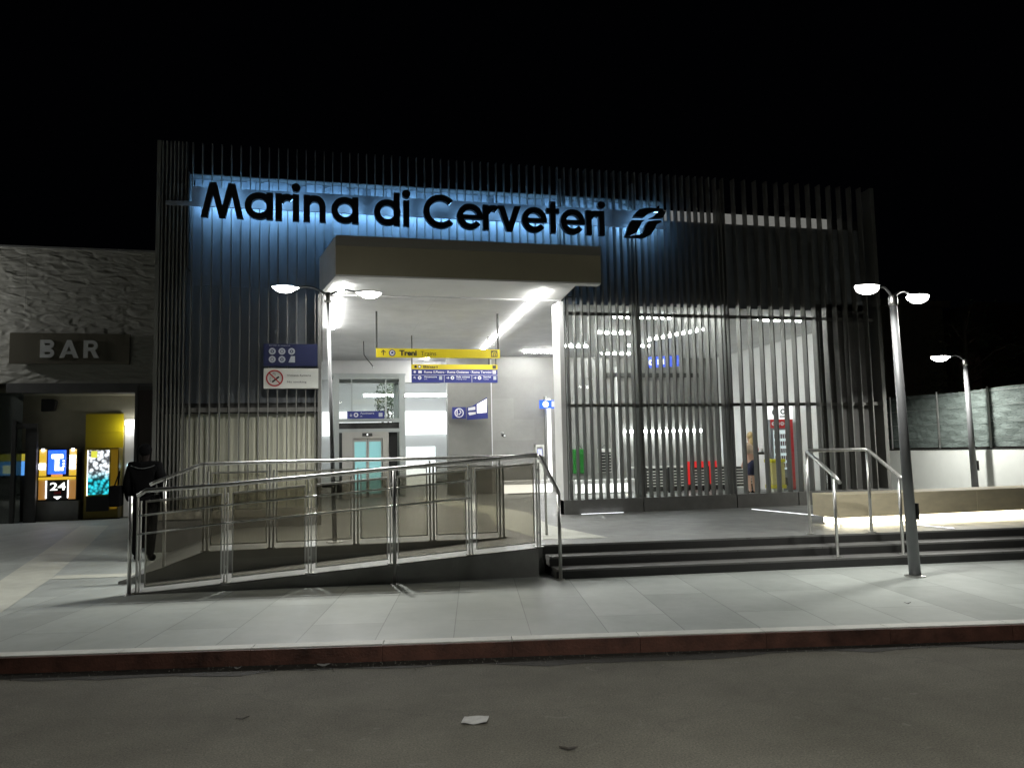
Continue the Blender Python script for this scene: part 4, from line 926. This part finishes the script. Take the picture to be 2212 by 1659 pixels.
def street_lamp(base, h, lean, dirs, label, power, s=1.0, pr=1, spread=None):
    t = thing('street_lamp', base, label, 'street lamp', None)
    b_ = Vector(base); top = b_+Vector((lean, 0, h))
    MB().tube([b_, b_+(top-b_)*.5, top], [.062*pr, .052*pr, .038*pr], 20).build('pole', M['polemat'], t, smooth=True)
    MB().lathe([(.11, 0), (.11, .012), (.07, .02)], base, 20).build('base_plate', M['steel'], t)
    MB().box(b_.x+.045+lean*.2, b_.x+.075+lean*.2, b_.y-.05, b_.y+.05, b_.z+.62, b_.z+.80).build('hatch', M['dark'], t)
    MB().lathe([(.045, 0), (.05, .03), (.05, .10), (.035, .13)], top-Vector((0,0,.06)), 16).build('collar', M['steel'], t, smooth=True)
    for d, rise, ln, pw in dirs:
        d = Vector(d).normalized(); pts = []
        for i in range(9):
            u = i/8; pts.append(top+Vector((0,0,.03))+d*(ln*u)+Vector((0, 0, rise*(math.sin(u*PI/2)*1.0)+.03*math.sin(u*PI))))
        MB().tube(pts, .016, 10, .012).build('arm', M['polemat'], t, smooth=True)
        lamp_head(t, pts[-1], d, pw*power, s, spread)
    return t
M['polemat'] = mat('grey lamp post paint', (.16, .165, .17), .38, .3, var=.06)
street_lamp((6.36, 7.56, 0), 3.08, -.06, [((-1, -.30, 0), .10, .24, 1), ((1, .42, 0), .09, .36, 1)], 'double headed street lamp on the pavement before the steps on the right', 24, .95, spread=R(135))
street_lamp((.16, 10.75, PZ), 3.25, -.09, [((-1, -.1, 0), .10, .36, 1), ((1, .05, 0), .07, .36, 1)], 'double headed street lamp at the left edge of the entrance', 58, .88, .5, spread=R(150))
street_lamp((11.68, 12.2, PZ), 2.62, -.03, [((-1, .1, 0), .09, .28, 1)], 'single headed street lamp in front of the white wall on the right', 66, 1.0, spread=R(150))
# further lamps of the same street, outside the picture
street_lamp((-8.2, 9.2, 0), 3.08, 0, [((-1, .19, 0), .13, .25, 1), ((1, -.19, 0), .10, .25, 1)], 'double headed street lamp further left along the same pavement', 85, 1.1, spread=R(140))
street_lamp((0.5, -3.6, RZ), 6.4, 0, [((0, 1, 0), .2, .8, 1)], 'tall street lamp across the road behind the viewer', 640, 1.3, spread=R(118))

# ================================================================ BAR BUILDING
bb = thing('bar_building', (-6, 21.5, 0), 'low bar building with a rippled panel front and an open doorway', 'building')
def ripple():
    m, nt, b = nodes('rippled panels'); N = nt.nodes.new; L = nt.links.new
    b.inputs['Base Color'].default_value = (.30, .295, .255, 1); b.inputs['Roughness'].default_value = .55
    tc = N('ShaderNodeTexCoord'); mp = N('ShaderNodeMapping'); mp.inputs['Rotation'].default_value = (0, R(24), 0); mp.inputs['Scale'].default_value = (1.7, 1, 4.2); L(tc.outputs['Object'], mp.inputs[0])
    n = N('ShaderNodeTexNoise'); n.inputs['Scale'].default_value = 1.7; n.inputs['Detail'].default_value = 1.5; n.inputs['Distortion'].default_value = .5; L(mp.outputs[0], n.inputs[0])
    bp = N('ShaderNodeBump'); bp.inputs['Strength'].default_value = 1; bp.inputs['Distance'].default_value = .04; L(n.outputs[0], bp.inputs['Height']); L(bp.outputs[0], b.inputs['Normal'])
    return m
mw = ripple()
mb = MB(); mb.box(-16, -7.15, 21.5, 21.9, 3.4, 6.78); mb.box(-7.148, -2.72, 21.5, 21.9, 3.4, 6.78); mb.build('panel_wall', mw, bb)
MB().box(-16, -2.72, 21.46, 22.1, 6.781, 6.83).build('coping', M['plinth'], bb)
MB().box(-7.5, -2.72, 21.47, 21.9, 3.17, 3.398).build('lintel', M['darkwall'], bb)
mb = MB(); mb.box(-16, -7.9, 21.5, 21.9, 0, 3.398); mb.box(-4.6, -4.25, 21.48, 21.9, 0, 3.168); mb.box(-3.2, -2.72, 21.48, 21.9, 0, 3.168); mb.build('pier', M['darkwall'], bb)
MB().box(-4.25, -3.2, 21.7, 21.8, 0, 3.168).build('side_door', M['brownbldg'], bb)
MB().box(-8, -4.6, 22.45, 22.6, 0, 3.5).build('inner_wall', M['beige'], bb)
MB().box(-16, -2.72, 22.6, 29, 0, 6.7).build('body', M['darkwall'], bb)
MB().box(-8, -4.6, 21.9, 22.45, 3.16, 3.3).build('lobby_ceiling', M['beige'], bb)
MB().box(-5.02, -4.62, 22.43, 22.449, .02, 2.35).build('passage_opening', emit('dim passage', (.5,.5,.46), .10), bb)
mb = MB(); mb.box(-7.37, -7.28, 21.55, 21.65, 0, 2.5); mb.box(-7.08, -6.83, 21.6, 21.72, 0, 2.3); mb.box(-7.28, -6.83, 21.58, 21.68, 2.3, 2.42); mb.build('door_frame', M['dark'], bb)
MB().box(-7.9, -7.16, 21.6, 21.63, 0, 3.17).build('glass_door', glass('frosted door', (.4,.45,.42), .25, .25, (.3,.33,.3)), bb)
# bar sign
s_ = thing('bar_sign', (-6.06, 21.45, 3.86), 'long dark sign board with grey capital letters BAR', 'sign')
MB().box(-7.42, -4.72, 21.36, 21.45, 3.87, 4.63).build('board', M['barpanel'], s_)
def barletters():
    z0, z1 = 4.02, 4.46; y0, y1 = 21.335, 21.36; sW = .10; h = z1-z0
    x = -6.74; mb = MB(); mb.box(x, x+sW, y0, y1, z0, z1)
    for c, r in ((z0+h*.26, h*.26), (z0+h*.755, h*.245)):
        mb.arc(x+.20, c, r-.085, r, -PI/2, PI/2, y0-.001, y1, 18); mb.box(x+sW, x+.20, y0, y1, c+r-.085, c+r); mb.box(x+sW, x+.20, y0-.0005, y1, c-r, c-r+.083)
    mb.build('letter', M['greyletter'], s_)
    x = -6.31; mb = MB(); mb.prism([(x, z0), (x+.11, z0), (x+.265, z1), (x+.165, z1)], y0, y1); mb.prism([(x+.43, z0), (x+.32, z0), (x+.165, z1), (x+.265, z1)], y0-.001, y1); mb.box(x+.10, x+.33, y0+.001, y1, z0+.09, z0+.165); mb.build('letter', M['greyletter'], s_)
    x = -5.77; mb = MB(); mb.box(x, x+sW, y0, y1, z0, z1); c, r = z0+h*.70, h*.30
    mb.arc(x+.19, c, r-.085, r, -PI/2, PI/2, y0-.001, y1, 18); mb.box(x+sW, x+.19, y0, y1, c+r-.085, c+r); mb.box(x+sW, x+.19, y0-.0005, y1, c-r, c-r+.085)
    mb.prism([(x+.14, c-r+.04), (x+.25, c-r+.04), (x+.36, z0), (x+.24, z0)], y0-.002, y1); mb.build('letter', M['greyletter'], s_)
barletters()
s_ = thing('loudspeaker', (-6.75, 22.2, 2.8), 'small black loudspeaker high on the beige wall in the bar doorway', 'loudspeaker')
mb = MB(); mb.prism([(-6.92, 2.74), (-6.62, 2.76), (-6.58, 3.0), (-6.64, 3.06), (-6.92, 3.06)], 22.1, 22.3); mb.build('cabinet', M['black'], s_, bevel=.02); MB().box(-6.8, -6.74, 22.3, 22.45, 2.86, 2.92).build('bracket', M['dark'], s_)
s_ = thing('yellow_panel', (-5.4, 22.4, 1.78), 'plain yellow wall panel above the snack machine', 'wall panel')
MB().box(-5.95, -5.06, 22.38, 22.44, 2.2, 2.68).build('upper_sheet', M['yellow'], s_); MB().box(-5.95, -5.06, 22.385, 22.445, 1.80, 2.197).build('lower_sheet', M['yellow'], s_)
s_ = thing('doorway_lamp', (-4.82, 22.3, 2.3), 'small bright white lamp over the narrow passage', 'lamp')
arealight('passage_light', (-4.85, 22.22, 2.4), .2, 2.6, (1,1,.93), rot=(R(60), 0, R(70)), parent=s_)
MB().box(-5.0, -4.64, 22.28, 22.40, 2.36, 2.52).build('diffuser', emit('passage lamp', (1,1,1), 6), s_, bevel=.03); MB().box(-5.0, -4.64, 22.401, 22.43, 2.35, 2.53).build('housing', M['white'], s_)
MB().box(-4.95, -4.68, 22.40, 22.42, 1.30, 1.36).build('reflection_strip', emit('blue reflection', (.6,.9,1), 2), s_)  # reflection painted as a glowing strip, not a lamp
# vending machines
Y0 = 22.0
v1 = thing('vending_machine', (-6.45, Y0, .5), 'yellow and orange vending machine with a big white T on its blue screen', 'vending machine', 'vending machines in the bar doorway')
MB().box(-6.90, -6.02, Y0, Y0+.4, .50, 1.80).build('body', M['black'], v1, bevel=.015)
ye = emit('lit yellow', (1, .62, .02), .55); oe = emit('lit orange', (.62, .26, .02), .35)
mb = MB(); mb.box(-6.88, -6.72, Y0-.02, Y0-.001, 1.12, 1.78); mb.box(-6.20, -6.04, Y0-.02, Y0-.001, 1.12, 1.78); mb.box(-6.88, -6.04, Y0-.045, Y0-.021, 1.02, 1.09); mb.build('yellow_panel', ye, v1)
for x in (-6.88, -6.20): MB().box(x, x+.16, Y0-.02, Y0-.001, .53, 1.01).build('orange_panel', oe, v1)
MB().box(-6.68, -6.28, Y0-.03, Y0-.001, 1.16, 1.76).build('screen', emit('blue screen', (.01, .12, .95), 1.1), v1)
we = emit('lit white', (1,1,1), 2.2)
mb = MB(); mb.box(-6.60, -6.34, Y0-.036, Y0-.0305, 1.55, 1.65); mb.box(-6.52, -6.43, Y0-.0365, Y0-.0305, 1.25, 1.549); mb.box(-6.429, -6.33, Y0-.036, Y0-.0305, 1.25, 1.32); mb.build('letter', we, v1)
mb = MB(); 
for z in (1.34, 1.40, 1.47): mb.box(-6.345, -6.305, Y0-.036, Y0-.0305, z, z+.03)
mb.build('icon', we, v1)
for x in (-6.80, -6.12): MB().tube([(x, Y0-.03, 1.74), (x, Y0-.03, 1.80)], .035, 10).build('lamp', we, v1)
for z in (1.28, 1.41, 1.53): MB().box(-6.19, -6.05, Y0-.034, Y0-.021, z, z+.10).build('lamp', we, v1)
for z in (1.28, 1.36): MB().box(-6.885, -6.735, Y0-.034, Y0-.021, z, z+.07).build('lamp', we, v1)
for x in (-6.715, -6.225): MB().box(x, x+.015, Y0-.03, Y0-.001, .56, 1.0).build('lamp', we, v1)
MB().box(-6.60, -6.35, Y0-.032, Y0-.001, 1.10, 1.155).build('label_strip', emit('amber label', (.9,.35,.03), .7), v1)
text('24', .19, -6.45, Y0-.002, .76, emit('lit figure', (.9,.95,.85), 1.3), v1, name='figures', align='CENTER', bold=.004, w_=.36)
MB().box(-6.53, -6.38, Y0-.02, Y0-.001, .66, .73).build('red_mark', M['red'], v1)
MB().prism([(-6.54, .60), (-6.36, .60), (-6.45, .53)], Y0-.02, Y0-.001).build('arrow', we, v1)
MB().box(-6.92, -5.98, Y0+.02, Y0+.4, .0, .49).build('plinth', M['rampside'], v1)
v2 = thing('vending_machine', (-5.35, Y0, 0), 'snack vending machine with a glowing cyan and white window in a yellow body', 'vending machine', 'vending machines in the bar doorway')
MB().box(-5.86, -5.06, Y0, Y0+.42, .02, 1.80).build('body', mat('ochre enamel', (.30, .22, .02), .45), v2, bevel=.015)
def shelfglow():
    m, nt, b = nodes('lit snack shelves'); N = nt.nodes.new; L = nt.links.new
    tc = N('ShaderNodeTexCoord'); mp = N('ShaderNodeMapping'); L(tc.outputs['Object'], mp.inputs[0]); mp.inputs['Scale'].default_value = (13, 1, 12)
    v = N('ShaderNodeTexVoronoi'); v.inputs['Scale'].default_value = 1; L(mp.outputs[0], v.inputs[0])
    sp = N('ShaderNodeSeparateXYZ'); L(tc.outputs['Object'], sp.inputs[0])
    r = N('ShaderNodeMapRange'); r.inputs[1].default_value = .6; r.inputs[2].default_value = 1.7; L(sp.outputs[2], r.inputs[0])
    cr = N('ShaderNodeValToRGB'); e = cr.color_ramp.elements; e[0].position = .35; e[0].color = (.02, .42, .50, 1); e[1].position = .6; e[1].color = (.75, .8, .85, 1); L(r.outputs[0], cr.inputs[0])
    r2 = N('ShaderNodeMapRange'); r2.inputs[1].default_value = .15; r2.inputs[2].default_value = .75; r2.inputs[3].default_value = 1.7; r2.inputs[4].default_value = .08; L(v.outputs['Distance'], r2.inputs[0])
    L(cr.outputs[0], b.inputs['Emission Color']); L(r2.outputs[0], b.inputs['Emission Strength']); b.inputs['Base Color'].default_value = (.05,.06,.06,1); return m
MB().box(-5.77, -5.28, Y0-.02, Y0-.001, .62, 1.74).build('window', shelfglow(), v2)
MB().box(-5.785, -5.77, Y0-.025, Y0-.001, .60, 1.74).build('lamp', we, v2)
MB().box(-5.79, -5.27, Y0-.02, Y0-.001, .20, .58).build('dispensing_slot', M['black'], v2)
MB().box(-5.24, -5.08, Y0-.02, Y0-.001, .25, 1.76).build('control_panel', emit('ochre glow', (.35,.2,.01), .22, (.3,.2,.02)), v2)
MB().box(-5.70, -5.56, Y0-.0225, Y0-.0205, 1.55, 1.72).build('price_card', emit('yellow card', (.7,.7,.05), .8), v2)
MB().box(-5.92, -5.02, Y0+.02, Y0+.42, 0, .019).build('foot', M['black'], v2)
v3 = thing('vending_machine', (-7.55, Y0, 0), 'dim blue and yellow reflection of the machines, built behind the far left glass door', 'vending machine', 'vending machines in the bar doorway')  # box with dim screens stands in for the machines' reflection in the door
MB().box(-8.0, -6.95, Y0+.05, Y0+.44, 0, 1.75).build('body', M['darkwall'], v3)
MB().box(-7.9, -7.0, Y0+.03, Y0+.049, 1.15, 1.50).build('screen', emit('dim blue reflection', (.08,.3,.75), .8), v3); MB().box(-7.9, -7.0, Y0+.03, Y0+.049, 1.505, 1.68).build('yellow_band', emit('dim yellow', (.5,.42,.03), .5), v3)
MB().box(-7.7, -7.5, Y0+.02, Y0+.029, 1.2, 1.4).build('icon', emit('dim white', (.8,.8,.6), 1.0), v3)
# wall lamp of the bar, outside the picture, raking across its ripples
wl = thing('flood_lamp', (-10.6, 20.6, 4.6), 'small flood lamp on the bar wall beyond the left edge', 'lamp')
MB().box(-10.75, -10.45, 20.85, 20.95, 4.5, 4.7).build('housing', M['dark'], wl); MB().box(-10.62, -10.58, 20.95, 21.5, 4.58, 4.62).build('bracket', M['dark'], wl)
arealight('flood_light', (-10.6, 20.80, 4.6), .25, 90, (1,.98,.9), rot=(R(90), 0, R(20)), parent=wl)
pl_ = bpy.data.lights.new('flood_glow', 'POINT'); pl_.energy = 260; pl_.shadow_soft_size = .08; po = bpy.data.objects.new('flood_glow', pl_); C.objects.link(po); po.parent = wl; po.location = (.35, .42, .35)

# ================================================================ FENCE ON THE RIGHT
fn = thing('boundary_fence', (12, 13, PZ), 'grey wire mesh fence with green screening above a white wall on the right', 'fence')
FX = 12.0
MB().box(FX, FX+.2, 9.0, F+.3, PZ-.4, 1.33).build('wall', mat('pale wall render', (.78, .81, .77), .8, var=.06, scale=1.5), fn)
MB().box(FX+.0, FX+.2, F+.3, 30, PZ-.4, 1.33).build('wall', mat('pale wall render', (.78, .81, .77), .8, var=.06, scale=1.5), fn)
def screen():
    m, nt, b = nodes('screening cloth'); N = nt.nodes.new; L = nt.links.new
    tc = N('ShaderNodeTexCoord'); mp = N('ShaderNodeMapping'); mp.inputs['Scale'].default_value = (1, 4.2, 24); L(tc.outputs['Object'], mp.inputs[0])
    v = N('ShaderNodeTexVoronoi'); v.feature = 'DISTANCE_TO_EDGE'; v.inputs['Scale'].default_value = 1.6; L(mp.outputs[0], v.inputs[0])
    r = N('ShaderNodeMapRange'); r.inputs[1].default_value = 0; r.inputs[2].default_value = .09; L(v.outputs[0], r.inputs[0])
    mx = N('ShaderNodeMixRGB'); mx.inputs[1].default_value = (.075,.095,.088,1); mx.inputs[2].default_value = (.15,.185,.172,1); L(r.outputs[0], mx.inputs[0]); L(mx.outputs[0], b.inputs['Base Color']); b.inputs['Roughness'].default_value = .8
    bp = N('ShaderNodeBump'); bp.inputs['Strength'].default_value = .4; bp.inputs['Distance'].default_value = .02; L(v.outputs[0], bp.inputs['Height']); L(bp.outputs[0], b.inputs['Normal']); return m
ms = screen()
mb = MB(); ny, nz = 90, 10; y0_, y1_ = 9.0, 20.0; vs = []
for i in range(ny+1):
    for j in range(nz+1):
        y = y0_+(y1_-y0_)*i/ny; z = 1.38+1.08*j/nz; vs.append((FX+.08+.012*math.sin(y*9+j*1.9)+.008*random.random(), y, z+(.015*math.sin(y*2.3) if j == nz else 0)))
fs = [(i*(nz+1)+j, (i+1)*(nz+1)+j, (i+1)*(nz+1)+j+1, i*(nz+1)+j+1) for i in range(ny) for j in range(nz)]
mb.add(vs, fs); mb.add([(x+.012, y, z) for x, y, z in vs], fs); mb.build('screening', ms, fn)
for y in (9.3, 10.7, 12.15, 13.4, 14.75, 16.3, 18): MB().tube([(FX+.05, y, 1.331), (FX+.05, y, 2.50)], .02, 8).build('fence_post', M['steel'], fn)
mb = MB()
for z in (1.55, 1.85, 2.15, 2.42): mb.tube([(FX+.045, 9.0, z), (FX+.045, 20, z)], .003, 5)
mb.build('wire', M['steel'], fn)
MB().box(FX-.005, FX+.205, 9.0, 30, 1.331, 1.36).build('wall_coping', M['dark'], fn)

# dark houses beyond the fence
hb = thing('dark_house', (19, 26, 0), 'dim olive house with a roof terrace beyond the fence', 'building')
MB().box(14.2, 23.0, 25, 33, -.1, 6.6).build('wall', M['olivebldg'], hb); MB().box(14.0, 23.2, 24.8, 33.2, 6.601, 6.85).build('roof', M['olivebldg'], hb); MB().box(16.5, 20.5, 27, 32, 6.851, 8.0).build('stair_tower', M['olivebldg'], hb)
MB().box(17.5, 18.6, 24.95, 25.0, 3.6, 5.2).build('window', M['black'], hb)
hb = thing('dark_house', (28, 24, 0), 'near black reddish brown house at the far right', 'building')
MB().box(23.6, 36, 24, 33, -.1, 6.3).build('wall', M['brownbldg'], hb); MB().box(23.5, 36.2, 23.7, 33, 6.301, 6.6).build('roof', M['brownbldg'], hb); MB().box(27, 29, 23.95, 24.0, 2.0, 4.6).build('window', M['black'], hb)

# bush behind the right lamp, catching its light
tr = thing('tree', (13.6, 14.2, 0), 'sparse dark tree beyond the fence, its twigs catching the lamp light', 'tree')
MB().tube([(13.6, 14.2, 0), (13.65, 14.25, 1.6), (13.5, 14.1, 2.8), (13.6, 14.2, 4.2)], [.11, .09, .06, .02], 10).build('trunk', M['wood'], tr, smooth=True)
mb = MB(); tips = []
for i in range(26):
    a = random.uniform(0, 2*PI); z0 = random.uniform(1.9, 3.9); L_ = random.uniform(.6, 1.3)*(1.2-.2*(z0-2))
    p0 = Vector((13.57, 14.18, z0)); p2 = p0+Vector((math.cos(a)*L_, math.sin(a)*L_, random.uniform(.1, .7))); p1 = (p0+p2)/2+Vector((0, 0, .12)); mb.tube([p0, p1, p2], .018, 5, .004)
    for k in range(6):
        q = p0.lerp(p2, random.uniform(.4, 1)); e_ = q+Vector((random.gauss(0, .16), random.gauss(0, .16), random.gauss(0, .13))); mb.tube([q, e_], .005, 3, .002); tips += [e_, q.lerp(e_, .5)]
mb.build('branches', M['wood'], tr)
mb = MB()
for q in tips:
    for k in range(6):
        c = q+Vector((random.gauss(0, .09), random.gauss(0, .09), random.gauss(0, .08))); u = Vector((random.gauss(0,1), random.gauss(0,1), random.gauss(0,.6))).normalized(); v = u.orthogonal().normalized()
        mb.add([c-u*.045, c+v*.017, c+u*.045, c-v*.017], [(0,1,2,3)])
mb.build('crown', M['leaf'], tr)

# ================================================================ LITTER
t = MB(); o0 = (.88, 4.74); vs = []; n_ = 7
for i in range(n_):
    for j in range(n_):
        u, v = i/(n_-1)-.5, j/(n_-1)-.5
        vs.append((o0[0]+.145*u+.04*v, o0[1]+.12*v-.03*u, RZ+.006+.010*abs(u)+.004*math.sin(7*u+3*v)+.01*max(0, abs(v)-.35)))
t.add(vs, [(i*n_+j, (i+1)*n_+j, (i+1)*n_+j+1, i*n_+j+1) for i in range(n_-1) for j in range(n_-1)]); t.add([(x, y, z-.003) for x, y, z in vs], [(i*n_+j, (i+1)*n_+j, (i+1)*n_+j+1, i*n_+j+1) for i in range(n_-1) for j in range(n_-1)])
tag(t.build('paper_sheet', M['paper']), 'crumpled pale paper square lying in the middle of the road', 'litter')
def leafm(x, y, z, L, W, a, name, lb, m, cat='leaf'):
    mb = MB(); T = Matrix.Translation((x, y, z)) @ Matrix.Rotation(a, 4, 'Z'); up_ = []; lo = []
    n = 8
    for i in range(n+1):
        u = i/n; w_ = W*math.sin(PI*u)**.7; up_.append(T @ Vector((L*(u-.5), w_, .006+.02*abs(u-.5)))); lo.append(T @ Vector((L*(u-.5), -w_, .004+.02*abs(u-.5))))
    mb.add(up_+lo, [(i, i+1, n+1+i+1, n+1+i) for i in range(n)]); mb.add([v+Vector((0,0,.003)) for v in up_+lo], [(i, i+1, n+1+i+1, n+1+i) for i in range(n)])
    tag(mb.build(name, m), lb, cat)
dl = mat('dry dark leaf', (.035, .028, .02), .8)
leafm(1.27, 4.15, RZ, .10, .012, R(-20), 'dry_leaf', 'curled dark leaf on the road nearest the viewer', dl)
leafm(-.47, 5.18, RZ, .08, .008, R(15), 'dry_leaf', 'thin dark leaf on the left half of the road', dl)
leafm(.01, 6.29, RZ, .10, .025, R(-8), 'paper_scrap', 'pale flattened scrap in the gutter below the kerb', M['paper'], 'litter')
leafm(-.62, 6.40, RZ, .05, .012, R(-8), 'paper_scrap', 'tiny white scrap in the gutter left of the larger scrap', M['paper'], 'litter')
leafm(5.2, 6.3, 0, .06, .006, R(-20), 'dry_leaf', 'small dark leaf on the pavement at the right', dl)
mb = MB()
for i in range(1500):
    s_ = random.uniform(-7, 9); t_ = -abs(random.gauss(0, .07))-.01; x, y = kp(s_, t_); r_ = random.uniform(.002, .009)
    mb.add([(x-r_, y-r_, RZ), (x+r_, y-r_*.6, RZ), (x+r_*.5, y+r_, RZ), (x, y, RZ+r_*1.6)], [(0,1,3), (1,2,3), (2,0,3), (0,2,1)])
for i in range(160):
    x = random.uniform(-3.5, 6); y = random.uniform(2.6, 6.0); r_ = random.uniform(.002, .006)
    mb.add([(x-r_, y-r_, RZ), (x+r_, y-r_*.6, RZ), (x+r_*.5, y+r_, RZ), (x, y, RZ+r_*.8)], [(0,1,3), (1,2,3), (2,0,3), (0,2,1)])
o = mb.build('gutter_grit', mat('grit', (.16,.155,.13), .9, var=.5, scale=30)); tag(o, 'scattered grit and crumbs on the road, thickest along the kerb', 'grit', kind='stuff')
